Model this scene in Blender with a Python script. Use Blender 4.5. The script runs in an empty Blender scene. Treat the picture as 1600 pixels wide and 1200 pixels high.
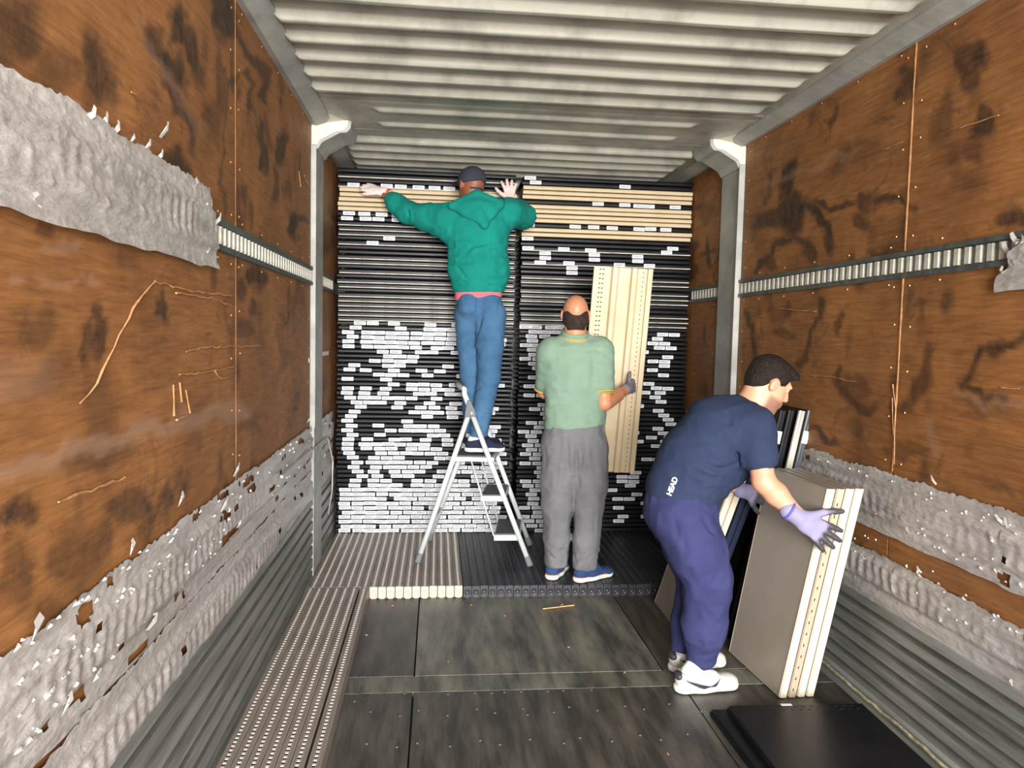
import bpy, math, random
import numpy as np
from mathutils import Vector, Matrix
random.seed(7); rng = np.random.default_rng(7)
S = bpy.context.scene
COL = S.collection

# ------------------------------------------------------------------ camera, light, exposure
FPX = 1171.6; YAW, PITCH, ROLL = .10004, .06632, .02252; CAMZ = 1.45
def cam_axes():
    cy, sy, cp, sp, cr, sr = math.cos(YAW), math.sin(YAW), math.cos(PITCH), math.sin(PITCH), math.cos(ROLL), math.sin(ROLL)
    f = np.array([sy*cp, cy*cp, -sp]); r = np.array([cy, -sy, 0.]); u = np.cross(r, f)
    return cr*r+sr*u, -sr*r+cr*u, f
CR, CU, CF = cam_axes(); CP = np.array([0, 0, CAMZ])
cd = bpy.data.cameras.new('camera'); cam = bpy.data.objects.new('camera', cd); COL.objects.link(cam)
cd.sensor_width = 36; cd.lens = 36*FPX/1600; cd.clip_start = .05
M = Matrix.Identity(4)
for i, v in enumerate((CR, CU, -CF)):
    for j in range(3): M[j][i] = v[j]
M[2][3] = CAMZ
cam.matrix_world = M; S.camera = cam

W = bpy.data.worlds.new('daylight'); S.world = W; W.use_nodes = True
W.node_tree.nodes['Background'].inputs[0].default_value = (.93, .97, 1, 1)
W.node_tree.nodes['Background'].inputs[1].default_value = 1.6
def area(name, loc, rot, sx, sy, power, col):
    l = bpy.data.lights.new(name, 'AREA'); l.shape = 'RECTANGLE'; l.size = sx; l.size_y = sy; l.energy = power; l.color = col
    o = bpy.data.objects.new(name, l); COL.objects.link(o); o.location = loc; o.rotation_euler = rot; return o
area('doorway_daylight', (.53, -3.2, 1.7), (math.radians(90), 0, 0), 2.6, 2.2, 760, (1, .97, .93))
S.view_settings.view_transform = 'Standard'; S.view_settings.look = 'None'
S.view_settings.exposure = 0.45; S.view_settings.gamma = 1; S.view_settings.use_curve_mapping = False

def ray(x, y): return CF + (x-800)/FPX*CR - (y-600)/FPX*CU
def aty(x, y, Y): d = ray(x, y); return CP + d*(Y/d[1])
def atz(x, y, Z): d = ray(x, y); return CP + d*((Z-CAMZ)/d[2])
def atx(x, y, X): d = ray(x, y); return CP + d*(X/d[0])
def proj(P):
    v = np.asarray(P, float)-CP; z = v@CF
    return 800+FPX*(v@CR)/z, 600-FPX*(v@CU)/z

# ------------------------------------------------------------------ materials
def lin(h):
    h = h.lstrip('#'); c = [int(h[i:i+2], 16)/255 for i in (0, 2, 4)]
    return tuple((v/12.92 if v <= .04045 else ((v+.055)/1.055)**2.4) for v in c)+(1,)
MATS = {}
def mat(name, col, rough=.6, metal=0, col2=None, nscale=8, stretch=(1, 1, 1), bump=0, bscale=60, amt=.5, spec=.5, attr=None, bstretch=None, ncon=(.35, .65)):
    """procedural material: noise between col and col2, optional bump, optional colour attribute mixed in"""
    m = bpy.data.materials.new(name); m.use_nodes = True; nt = m.node_tree; N = nt.nodes; L = nt.links
    b = N['Principled BSDF']; c1 = lin(col) if isinstance(col, str) else col
    b.inputs['Base Color'].default_value = c1; b.inputs['Roughness'].default_value = rough; b.inputs['Metallic'].default_value = metal
    b.inputs['Specular IOR Level'].default_value = spec
    tc = N.new('ShaderNodeTexCoord')
    out = None
    if col2:
        mp = N.new('ShaderNodeMapping'); mp.inputs['Scale'].default_value = stretch; L.new(tc.outputs['Object'], mp.inputs[0])
        n = N.new('ShaderNodeTexNoise'); n.inputs['Scale'].default_value = nscale; n.inputs['Detail'].default_value = 6; n.inputs['Roughness'].default_value = .65
        L.new(mp.outputs[0], n.inputs['Vector'])
        r = N.new('ShaderNodeValToRGB'); r.color_ramp.elements[0].position = ncon[0]; r.color_ramp.elements[1].position = ncon[1]
        r.color_ramp.elements[0].color = c1; r.color_ramp.elements[1].color = lin(col2) if isinstance(col2, str) else col2
        L.new(n.outputs['Fac'], r.inputs[0]); out = r.outputs[0]
        rr = N.new('ShaderNodeMapRange'); rr.inputs['To Min'].default_value = max(.02, rough-.12); rr.inputs['To Max'].default_value = min(1, rough+.12)
        L.new(n.outputs['Fac'], rr.inputs[0]); L.new(rr.outputs[0], b.inputs['Roughness'])
    if attr:
        a = N.new('ShaderNodeAttribute'); a.attribute_name = attr; out = a.outputs['Color']
    if out: L.new(out, b.inputs['Base Color'])
    if bump:
        mp = N.new('ShaderNodeMapping'); mp.inputs['Scale'].default_value = bstretch or stretch; L.new(tc.outputs['Object'], mp.inputs[0])
        n = N.new('ShaderNodeTexNoise'); n.inputs['Scale'].default_value = bscale; n.inputs['Detail'].default_value = 4; L.new(mp.outputs[0], n.inputs['Vector'])
        bm = N.new('ShaderNodeBump'); bm.inputs['Strength'].default_value = bump; bm.inputs['Distance'].default_value = .01
        L.new(n.outputs['Fac'], bm.inputs['Height']); L.new(bm.outputs[0], b.inputs['Normal'])
    MATS[name] = m
    return m
def plywood(name, c1, c2, c3):
    m = bpy.data.materials.new(name); m.use_nodes = True; nt = m.node_tree; N = nt.nodes; L = nt.links; b = N['Principled BSDF']
    tc = N.new('ShaderNodeTexCoord')
    def noise(scale, st, det=6, rg=.6, dist=0):
        mp = N.new('ShaderNodeMapping'); mp.inputs['Scale'].default_value = st; L.new(tc.outputs['Object'], mp.inputs[0])
        n = N.new('ShaderNodeTexNoise'); n.inputs['Scale'].default_value = scale; n.inputs['Detail'].default_value = det
        n.inputs['Roughness'].default_value = rg; n.inputs['Distortion'].default_value = dist; L.new(mp.outputs[0], n.inputs['Vector']); return n.outputs['Fac']
    def ramp(f, p0, p1, a, bb):
        r = N.new('ShaderNodeValToRGB'); r.color_ramp.elements[0].position = p0; r.color_ramp.elements[1].position = p1
        r.color_ramp.elements[0].color = a; r.color_ramp.elements[1].color = bb; L.new(f, r.inputs[0]); return r.outputs[0]
    def mix(f, a, bb, mode='MIX'):
        x = N.new('ShaderNodeMix'); x.data_type = 'RGBA'; x.blend_type = mode
        if hasattr(f, 'node'): L.new(f, x.inputs[0])
        else: x.inputs[0].default_value = f
        for s, v in ((6, a), (7, bb)):
            if hasattr(v, 'node'): L.new(v, x.inputs[s])
            else: x.inputs[s].default_value = v
        return x.outputs[2]
    big = ramp(noise(2.2, (1, 1, 1), 6, .6, .6), .33, .68, lin(c2), lin(c1))
    grain = ramp(noise(14, (1, .5, 6), 8, .7, .4), .3, .72, (.48, .43, .38, 1), (1.16, 1.14, 1.12, 1))
    base = mix(.85, big, grain, 'MULTIPLY')
    smudge = ramp(noise(3.4, (1, 1.0, 1.3), 8, .68, .8), .57, .70, (0, 0, 0, 1), (.9, .9, .9, 1))
    base = mix(smudge, base, lin(c3))
    pale = ramp(noise(5.5, (1, 1.6, 2.2), 7, .7), .62, .80, (0, 0, 0, 1), (.5, .5, .5, 1))
    base = mix(pale, base, lin('#b08a68'))
    a = N.new('ShaderNodeAttribute'); a.attribute_name = 'stain'
    sep = N.new('ShaderNodeSeparateColor'); L.new(a.outputs['Color'], sep.inputs[0])
    mu = N.new('ShaderNodeMath'); mu.operation = 'MULTIPLY'; L.new(sep.outputs[0], mu.inputs[0])
    nz = N.new('ShaderNodeMapRange'); L.new(noise(22, (1, 1.2, .8), 6, .7), nz.inputs[0]); nz.inputs['From Min'].default_value = .3; nz.inputs['From Max'].default_value = .62
    nz.inputs['To Min'].default_value = .62; nz.inputs['To Max'].default_value = 1
    L.new(nz.outputs[0], mu.inputs[1])
    base = mix(mu.outputs[0], base, lin('#1a1410'))
    base = mix(sep.outputs[1], base, lin('#a0826e'))
    L.new(base, b.inputs['Base Color'])
    b.inputs['Roughness'].default_value = .62; b.inputs['Specular IOR Level'].default_value = .35
    bm = N.new('ShaderNodeBump'); bm.inputs['Strength'].default_value = .25; bm.inputs['Distance'].default_value = .004
    L.new(noise(60, (1, .25, 2.5), 5, .6), bm.inputs['Height']); L.new(bm.outputs[0], b.inputs['Normal'])
    return m
PLY = plywood('phenolic_plywood', '#a3703f', '#805530', '#483220')
STEEL = mat('grey_painted_steel', '#a9a9a2', .5, 0, '#8d8e88', 6, (1, 1, 1), .1, 30)
CEIL = mat('painted_ceiling_steel', '#a9a79a', .42, 0, '#6f6e66', 3.2, (1.2, 1, 1), .06, 20, ncon=(.45, .8))
CREAMP = mat('cream_bracket_paint', '#d9d6c3', .5, 0, '#cbc7b2', 5)
KICK = mat('scuffed_kick_steel', '#8b8d88', .42, .15, '#565955', 5, (1, .35, 4), .12, 40, ncon=(.35, .7))
RAILM = mat('dark_rail_steel', '#4d5150', .45, .5, '#6a6e6c', 20)
BARM = mat('galvanised_bar', '#c8c4b6', .45, .1, '#a8a498', 20)
TAPE = mat('silver_duct_tape', '#bfbab6', .36, .08, '#938d88', 5, (1, .5, 4), .42, 55, bstretch=(1, .45, 1.6), ncon=(.3, .72))
TAPE2 = mat('pale_tape_scrap', '#e6e3de', .5, 0, '#c9c6c0', 20)
EDGEW = mat('raw_wood_edge', '#d6a878', .7, 0, '#b98a58', 30)
FLOORM = mat('worn_floor_ply', '#383833', .34, 0, '#7d7c6d', 3.2, (3.2, .6, 1), .3, 45, bstretch=(6, .5, 1), ncon=(.38, .66))
FLOORD = mat('dark_floor_ply', '#302e2a', .36, 0, '#625d52', 4, (4, .6, 1), .25, 45, bstretch=(6, .5, 1), ncon=(.4, .75))
TAUPE = mat('taupe_powder_coat', '#8f857d', .40, 0, '#7d726b', 12, (3, .4, 1), spec=.5)
PALEW = mat('pale_slot_bridge', '#c2b9ae', .5)  # paler tone for the bridges between the upright slots
CREAM = mat('cream_powder_coat', '#c6b495', .45, 0, '#bda985', 6, spec=.3)
CREAMW = mat('bright_cream_lip', '#d9d0bd', .42, 0, '#cec3ac', 6, spec=.3)
TANL = mat('tan_lip', '#b3a08c', .5, 0, '#a6937f', 6)
GREYB = mat('grey_beige_panel', '#a09689', .38, 0, '#978c7f', 4)
BLACK = mat('black_powder_coat', '#101013', .34, 0, '#17171a', 9, spec=.2)
BLACK2 = mat('black_upright_coat', '#22242a', .4, 0, '#2e3138', 9)
HOLE = mat('dark_hollow', '#0c0b0b', .9)
SCR = mat('torn_veneer', '#bd8a5c', .75, 0, '#96683f', 40)
WHITE = mat('white_sticker', '#d9dbe0', .55)
INK = mat('printed_ink', '#6a6a70', .8)
LADM = mat('silver_ladder_paint', '#d5dcda', .4, .05, '#c9d1cf', 12)
RUB = mat('grey_rubber', '#6b6f74', .7)
MATG = mat('ribbed_grey_tread', '#55565a', .7, bump=.3, bscale=200)

# ------------------------------------------------------------------ mesh helpers
def link(name, me, m=None, parent=None):
    o = bpy.data.objects.new(name, me); COL.objects.link(o)
    if m is not None and me is not None and not len(me.materials):
        for q in (m if isinstance(m, (list, tuple)) else [m]): me.materials.append(q)
    if parent: o.parent = parent
    return o
def tag(o, label=None, cat=None, group=None, kind=None):
    for k, v in (('label', label), ('category', cat), ('group', group), ('kind', kind)):
        if v: o[k] = v
    return o
def empty(name, loc=(0, 0, 0), **k):
    o = bpy.data.objects.new(name, None); COL.objects.link(o); o.location = loc; o.empty_display_size = .1
    return tag(o, **k)
class MB:
    def __init__(s): s.v = []; s.f = []; s.m = []; s.cur = 0
    def add(s, vs, fs):
        n = len(s.v); s.v += [tuple(float(c) for c in v) for v in vs]; s.f += [tuple(i+n for i in f) for f in fs]; s.m += [s.cur]*len(fs); return s
    def box(s, lo, hi):
        x0, y0, z0 = lo; x1, y1, z1 = hi
        return s.add([(x0,y0,z0),(x1,y0,z0),(x1,y1,z0),(x0,y1,z0),(x0,y0,z1),(x1,y0,z1),(x1,y1,z1),(x0,y1,z1)],
                     [(0,3,2,1),(4,5,6,7),(0,1,5,4),(1,2,6,5),(2,3,7,6),(3,0,4,7)])
    def obox(s, o, a, b, c):
        """box from corner o with edge vectors a,b,c"""
        o, a, b, c = map(np.array, (o, a, b, c)); P = [o, o+a, o+a+b, o+b, o+c, o+a+c, o+a+b+c, o+b+c]
        return s.add(P, [(0,3,2,1),(4,5,6,7),(0,1,5,4),(1,2,6,5),(2,3,7,6),(3,0,4,7)])
    def prism(s, poly, d):
        """closed polygon (3d points) extruded by vector d"""
        n = len(poly); P = [np.array(p, float) for p in poly]; d = np.array(d, float)
        return s.add(P+[p+d for p in P], [tuple(range(n))[::-1], tuple(range(n, 2*n))]+[(i, (i+1) % n, n+(i+1) % n, n+i) for i in range(n)])
    def tube(s, pts, r, n=10, flat=1, up=None, cap=True):
        pts = [np.array(p, float) for p in pts]; rs = r if isinstance(r, (list, tuple)) else [r]*len(pts)
        base = len(s.v); vs = []; prev = None
        for i, p in enumerate(pts):
            t = pts[min(i+1, len(pts)-1)]-pts[max(i-1, 0)]; t = t/np.linalg.norm(t)
            ref = np.array(up if up is not None else (0, 0, 1.)) if prev is None else prev
            if abs(t@ref) > .98: ref = np.array([1., 0, 0])
            a = ref-t*(t@ref); a /= np.linalg.norm(a); b = np.cross(t, a); prev = a
            for k in range(n):
                q = 2*math.pi*k/n; vs.append(p+rs[i]*(math.cos(q)*a+math.sin(q)*flat*b))
        fs = [(i*n+k, i*n+(k+1) % n, (i+1)*n+(k+1) % n, (i+1)*n+k) for i in range(len(pts)-1) for k in range(n)]
        if cap: fs += [tuple(range(n))[::-1], tuple(range((len(pts)-1)*n, len(pts)*n))]
        return s.add(vs, fs)
    def bar(s, a, b, w, h, up=(0, 1, 0)):
        """rectangular bar a->b; w along up, h across"""
        a, b, up = (np.array(q, float) for q in (a, b, up)); t = b-a; t /= np.linalg.norm(t)
        u = up-t*(t@up); u /= np.linalg.norm(u); v = np.cross(t, u)
        return s.obox(a-u*w/2-v*h/2, u*w, v*h, b-a)
    def mesh(s, name, smooth=False):
        me = bpy.data.meshes.new(name); me.from_pydata(s.v, [], s.f); me.update()
        if any(s.m): me.polygons.foreach_set('material_index', s.m)
        if smooth: me.shade_smooth()
        return me
    def build(s, name, m, parent=None, smooth=False, bevel=0):
        o = link(name, s.mesh(name, smooth), m, parent)
        if bevel:
            b = o.modifiers.new('bevel', 'BEVEL'); b.width = bevel; b.segments = 2; b.limit_method = 'ANGLE'
            b.harden_normals = False
        return o
def grid_mesh(name, us, vs, fn, keep=None, uv=False):
    """sheet: fn(U,V)->(n,3); keep(U,V) mask of vertices"""
    U, V = np.meshgrid(us, vs, indexing='ij'); P = fn(U, V); nu, nv = len(us), len(vs)
    idx = np.arange(nu*nv).reshape(nu, nv)
    q = np.stack([idx[:-1, :-1], idx[1:, :-1], idx[1:, 1:], idx[:-1, 1:]], -1).reshape(-1, 4)
    if keep is not None:
        K = keep(U, V).ravel(); q = q[K[q].all(1)]
        used = np.unique(q); remap = -np.ones(nu*nv, int); remap[used] = np.arange(len(used)); q = remap[q]; P = P.reshape(-1, 3)[used]
    me = bpy.data.meshes.new(name); me.from_pydata(P.reshape(-1, 3).tolist(), [], q.tolist()); me.update()
    return me
def vnoise2(U, V, cu, cv, seed=0):
    """smooth value noise"""
    r = np.random.default_rng(seed).random((257, 257)); x = U/cu; y = V/cv
    xi = np.floor(x).astype(int); yi = np.floor(y).astype(int); fx = x-xi; fy = y-yi; fx = fx*fx*(3-2*fx); fy = fy*fy*(3-2*fy)
    g = lambda a, b: r[a % 257, b % 257]
    return (g(xi, yi)*(1-fx)+g(xi+1, yi)*fx)*(1-fy)+(g(xi, yi+1)*(1-fx)+g(xi+1, yi+1)*fx)*fy

# ------------------------------------------------------------------ the box body of the truck
XL, XR, ZC, Y0, Y1 = -.703, 1.757, 2.60, -.9, 5.65
fl = MB().box((XL-.02, Y0, -.06), (XR+.02, Y1, -.02)).build('floor', HOLE); tag(fl, kind='structure')
for (x0, x1, ya, yb, m) in ((-.70, -.079, 3.105, 5.6, FLOORD), (-.073, 1.0, 3.105, 5.6, FLOORM), (1.006, 1.757, 3.105, 5.6, FLOORD),
                            (-.70, 1.757, 2.96, 3.10, FLOORM), (-.70, -.079, 1.6, 2.955, FLOORD), (-.073, 1.04, 1.6, 2.955, FLOORD), (1.046, 1.757, 1.6, 2.955, FLOORD),
                            (-.70, 1.757, Y0, 1.595, FLOORD)):
    dz = random.uniform(-.001, .001)
    MB().box((x0, ya, -.025), (x1, yb, dz)).build('floor_panel', m, fl, bevel=.0015)
rv = MB().tube([(0, 0, 0), (0, 0, .0025), (0, 0, .004)], [.007, .006, .002], 8).mesh('rivet', True); rv.materials.append(RAILM)
c6 = lambda x, y: atz(460+x/2.5, 800+y/2.5, 0)
for (x, y) in [(295,645),(430,710),(600,712),(705,708),(770,708),(820,705),(885,702),(990,700),(1050,698),(1160,695),(235,740),(298,780),(412,797),(485,775),(598,795),(712,770),(783,785),(893,768),(910,792),(1013,782),(1072,762),(1183,775),(1290,758),(1365,770),(1463,750),(282,905),(400,918),(480,903),(608,915),(725,892),(803,908),(920,888),(1052,903),(1115,882),(1240,895),(1350,872),(1430,890),(1535,868),(1590,780)]:
    o = link('rivet', rv, None, fl); p = c6(x, y); o.location = (p[0], p[1], 0)
# straw-coloured splinter strips lying on the floor
sp = MB()
for (a, b) in (((848, 953), (897, 947)), ((872, 951), (880, 945))):
    p, q = atz(*a, 0), atz(*b, 0); sp.bar((p[0], p[1], .006), (q[0], q[1], .005), .006, .003, (0, 0, 1))
tag(sp.build('wood_splinter', EDGEW), 'thin straw-coloured wood splinter lying on the bare dark floor', 'splinter')
cr = MB()
for (x, y) in [(607,390),(586,922),(612,947),(571,993),(700,1035),(790,963),(735,946),(975,1052),(1045,1180),(890,1012)]:
    p = atz(x, y, 0); a = random.uniform(0, 3); cr.bar((p[0], p[1], .002), (p[0]+.010*math.cos(a), p[1]+.010*math.sin(a), .003), .003, .002, (0, 0, 1)) if y > 700 else None
tag(cr.build('floor_crumbs', EDGEW), 'tiny pale tape crumbs scattered over the dark floor', 'debris', kind='stuff')

# ceiling: one pressed sheet, ribs as heightfield
ribs = [(y, -.63, 1.61) for y in (.28, .48, .68, .88, 1.08, 1.28, 1.48, 1.68, 1.88, 2.08, 2.28, 2.48, 2.68, 2.88, 3.07, 3.27, 3.47, 3.67)] + \
       [(4.01, -.36, 1.38), (4.28, -.36, 1.36)] + [(4.62+.2*i, -.60, 1.60) for i in range(5)]
xs = np.concatenate([np.linspace(XL, -.5, 18), np.linspace(-.48, -.3, 10), np.linspace(-.2, 1.3, 9), np.linspace(1.32, 1.46, 8), np.linspace(1.5, XR, 18)])
ys = np.arange(.15, Y1, .009)
def ceil_fn(U, V):
    z = np.full(U.shape, ZC)
    for (yr, a, b) in ribs:
        w = np.clip((.033-np.abs(V-yr))/.016, 0, 1); w = w*w*(3-2*w)
        e = np.clip((U-a)/.05, 0, 1)*np.clip((b-U)/.05, 0, 1); e = e*e*(3-2*e)
        z -= (.034 if yr < 3.9 or yr > 4.5 else .018)*w*e
    z -= .004*((V > 3.80) & (V < 3.83)) + .004*((V > 4.42) & (V < 4.45)) + .004*((V > 3.9) & (V < 4.4))
    z += .004*(vnoise2(U, V, .5, .3, 3)-.5)
    return np.stack([U, V, z], -1)
cm = grid_mesh('ceiling', xs, ys, ceil_fn); cm.shade_smooth(); ce = link('ceiling', cm, CEIL); tag(ce, kind='structure')
MB().box((XL-.02, Y0, ZC+.04), (XR+.02, Y1, ZC+.06)).build('roof_skin', STEEL, ce)
MB().box((XL, Y0, ZC), (XR, .15, ZC+.04)).build('door_header', STEEL, ce)
for n, x, s in (('trim_1', XL, 1), ('trim_2', XR, -1)):
    t = MB().prism([(x, Y0, 2.565), (x+s*.028, Y0, 2.560), (x+s*.105, Y0, 2.588), (x+s*.105, Y0, 2.602), (x, Y0, 2.602)], (0, Y1-Y0, 0)).build(n, STEEL)
    tag(t, kind='structure')

# stains
def seg_d(px, py, pts):
    d = np.full(px.shape, 1e9)
    for (a, b) in zip(pts[:-1], pts[1:]):
        a = np.array(a, float); b = np.array(b, float); ab = b-a; t = np.clip(((px-a[0])*ab[0]+(py-a[1])*ab[1])/(ab@ab), 0, 1)
        d = np.minimum(d, np.hypot(px-a[0]-t*ab[0], py-a[1]-t*ab[1]))
    return d
ELL_L = [(152,105,22,48,-10,.9),(262,95,14,52,-25,.95),(240,60,12,30,-20,.8),(292,70,16,55,-20,.95),(275,165,9,50,-25,.9),(300,210,7,35,-15,.7),(350,25,16,38,-10,.95),(20,50,45,55,30,.75),(85,110,35,45,20,.55),
         (392,95,7,30,-25,.8),(410,125,6,40,-25,.8),(405,212,8,30,0,.85),(443,228,11,32,0,.9),(409,255,6,22,0,.85),(386,312,7,16,0,.7),(432,287,6,24,0,.7),(458,352,12,24,0,.95),(470,345,18,6,0,.7),
         (275,260,22,25,-30,.85),(400,433,11,17,0,.9),(378,458,12,14,0,.7),(402,480,6,10,0,.7),(447,495,3,16,0,.7),(256,474,6,24,0,.85),(155,520,9,36,0,.85),(140,535,6,30,0,.7),(385,515,16,14,0,.6),(60,515,25,30,0,.5),
         (200,790,28,28,0,.7),(35,795,26,18,0,.8),(155,715,55,20,-14,.6),(30,900,20,60,0,.5),(110,870,30,40,0,.55),(260,780,9,16,0,.7),(232,798,7,7,0,.6),(80,960,40,25,-20,.5),(440,540,6,40,0,.4),(325,190,10,30,-20,.6),(60,350,12,14,0,.6),
         (508,370,5,30,0,.6),(525,330,6,30,0,.6),(385,665,18,8,0,.5),(155,640,20,60,0,.35),(90,590,35,30,0,.35)]
ARC_L = [([(344,330),(342,260),(350,190),(360,130),(352,105),(333,98)],3,.6),([(362,120),(378,115),(393,140),(398,175)],4,.7),([(365,60),(395,85),(412,110),(415,150)],6,.8)]
PALE_L = [([(0,745),(120,705),(250,668),(380,640)],14,.45),([(0,430),(160,440)],5,.35),([(60,375),(130,388)],6,.3),([(230,60),(300,200)],8,.2),([(0,600),(60,590)],30,.2)]
ELL_R = [(1232,285,11,28,10,.95),(1215,335,45,16,-15,.85),(1237,335,15,30,0,.95),(1207,408,13,14,0,.7),(1300,320,30,6,0,.85),(1350,320,14,14,0,.8),(1395,318,30,9,0,.8),(1342,350,13,11,0,.75),(1375,392,28,6,-12,.8),
         (1520,98,27,26,0,.85),(1522,125,16,22,0,.8),(1410,125,11,22,0,.75),(1535,190,18,14,-30,.85),(1532,205,20,8,-20,.8),(1525,240,14,18,0,.6),(1315,500,7,18,10,.7),(1105,395,18,5,0,.75),(1105,395,5,24,0,.85),(1077,420,8,25,0,.8),
         (1350,240,35,20,0,.35),(1590,340,28,16,-15,.8),(1100,330,10,14,0,.4),(1440,495,8,25,10,.55),(1225,515,20,7,15,.6),(1290,685,28,7,20,.8),(1345,610,16,20,-20,.5),(1420,700,30,14,15,.5),(1540,640,45,10,15,.4)]
ARC_R = [([(1183,425),(1192,398),(1215,378),(1240,372),(1262,385),(1272,408)],6,.85),([(1252,325),(1278,335),(1292,360),(1299,390)],7,.9),([(1170,478),(1173,530),(1186,562),(1200,575)],5,.8),([(1278,468),(1275,520),(1262,560),(1240,580)],6,.8),
         ([(1308,578),(1318,608),(1340,632),(1372,640)],8,.75),([(1457,540),(1448,580),(1430,615),(1405,640)],9,.7),([(1600,528),(1560,540),(1528,565),(1508,598)],8,.85),([(1518,606),(1545,622),(1575,630)],6,.8),([(1455,180),(1500,165)],3,.5),([(1352,395),(1410,380)],6,.7)]
PALE_R = [([(1190,300),(1340,235)],4,.25),([(1500,620),(1600,640)],8,.25),([(1455,650),(1460,720)],6,.25),([(1230,700),(1235,730)],10,.2)]
def stain_cols(P, right):
    px, py = proj(P); ok = (P[:, 1] > 1.0)
    ell, arc, pal = (ELL_R, ARC_R, PALE_R) if right else (ELL_L, ARC_L, PALE_L)
    wob = 9*(vnoise2(px, py, 9, 12, 5)-.5)+22*(vnoise2(px, py, 26, 40, 15)-.5); wob2 = 9*(vnoise2(px, py, 9, 12, 8)-.5)+26*(vnoise2(px, py, 26, 40, 18)-.5)
    qx, qy = px+wob, py+wob2; d = np.zeros(len(P)); g = np.zeros(len(P))
    for (cx, cy, rx, ry, an, st) in ell:
        a = math.radians(an); dx, dy = qx-cx, qy-cy; u = (dx*math.cos(a)+dy*math.sin(a))/rx; v = (-dx*math.sin(a)+dy*math.cos(a))/ry
        d = np.maximum(d, st*np.clip(1.4-np.hypot(u, v), 0, .6)/.6)
    for (pts, w, st) in arc: d = np.maximum(d, st*np.clip(1.5-seg_d(qx, qy, pts)/w, 0, 1))
    for (pts, w, st) in pal: g = np.maximum(g, st*np.clip(1.5-seg_d(qx, qy, pts)/w, 0, 1))
    n = vnoise2(P[:, 1], P[:, 2], .23, .16, 11)*vnoise2(P[:, 1], P[:, 2], .07, .1, 12); d = np.maximum(d*ok, np.clip((n-.42)*2.2, 0, .6))
    return d, g*ok
def ply_panel(x, ya, yb, za, zb, parent, step, right):
    s = -1 if right else 1
    us = np.linspace(ya, yb, max(2, int((yb-ya)/step))); vs = np.linspace(za, zb, max(2, int((zb-za)/step)))
    me = grid_mesh('plywood_panel', us, vs, lambda U, V: np.stack([x+0*U, U, V], -1))
    P = np.array([v.co[:] for v in me.vertices]); d, g = stain_cols(P, right)
    c = me.color_attributes.new('stain', 'FLOAT_COLOR', 'POINT'); c.data.foreach_set('color', np.stack([d, g, 0*d, 0*d+1], -1).ravel().astype('f'))
    if right: me.flip_normals() if hasattr(me, 'flip_normals') else None
    o = link('plywood_panel', me, PLY, parent)
    m = o.modifiers.new('solid', 'SOLIDIFY'); m.thickness = .018; m.offset = -1 if not right else -1
    return o
def tape_mesh(name, x, s, ya, yb, za, zb, rails, seed, edge=.02, hole=.0, ribz=None, step=.010, endy=None):
    """crumpled tape sheet; its long edges wander, the lashing rail under it shows through"""
    def zz(U, T):
        e1 = zb-edge*.6*vnoise2(U, U*0, .10, 1, seed)-edge*.55*vnoise2(U, U*0, .013, 1, seed+9); e0 = za+edge*.4*vnoise2(U, U*0, .08, 1, seed+1)
        return e0+(e1-e0)*T
    def uu(U, T):
        return U if not endy else U-(U-ya)/(yb-ya)*(.10*T+.04*vnoise2(T*0, T, 1, .09, seed+5))
    def keep(U, T):
        V = zz(U, T); return ~((vnoise2(U, V, .14, .018, seed+2) > 1-hole) & (vnoise2(U, V, .05, .02, seed+3) > .45)) if hole else U > -9
    def fn(U0, T):
        U = uu(U0, T); V = zz(U0, T); rid = lambda a, b, k: (1-np.abs(2*vnoise2(U+V*.3, V+U*.15, a, b, seed+k)-1))**5
        h = .003+.005*vnoise2(U, V, .45, .05, seed+4)**2+.0010*vnoise2(U, V, .09, .018, seed+6)
        h += .0016*rid(.16, .06, 21)+.0012*rid(.07, .035, 22)+.0022*rid(.30, .02, 23)+.003*(vnoise2(U, V, .9, .03, seed+16) > .5)
        for (z0, z1) in rails:
            inn = np.clip((V-z0)/.006+.5, 0, 1)*np.clip((z1-V)/.006+.5, 0, 1); mid = (z0+z1)/2; hw = (z1-z0)/2
            lip = np.exp(-((V-z0)/.006)**2)+np.exp(-((V-z1)/.006)**2)
            slot = np.clip(np.sin(U*2*math.pi/.055+2.2*vnoise2(U, V, .12, .05, seed+7))*2, -1, 1)*np.clip((hw*.8-np.abs(V-mid))/.008, 0, 1)
            h += .008*inn + .003*lip + inn*(.0016*slot*np.clip(2.4*vnoise2(U, V, .19, .2, seed+15)-.5, 0, 1)+.0022*rid(.05, .035, 24)+.0018*vnoise2(U, V, .03, .014, seed+8))
        return np.stack([x+s*h, U, V], -1)
    me = grid_mesh(name, np.arange(ya, yb, step), np.linspace(0, 1, int((zb-za)/step)), fn, keep); me.shade_smooth(); return me
def strips(px_lists, x, s, m, parent, w=.006):
    for pts in px_lists:
        mb = MB(); P = [atx(a, b, x+s*.004) for a, b in pts]; Q = []
        for a, b in zip(P[:-1], P[1:]):
            n = max(1, int(np.linalg.norm(b-a)/.03))
            for i in range(n): Q.append(a+(b-a)*i/n+np.array([s*random.uniform(0, .002), 0, random.uniform(-.003, .003)]))
        Q.append(P[-1]); mb.tube(Q, [w*random.uniform(.4, 1)/2 for _ in Q], 5); mb.build('torn_scratch', m, parent)

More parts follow.
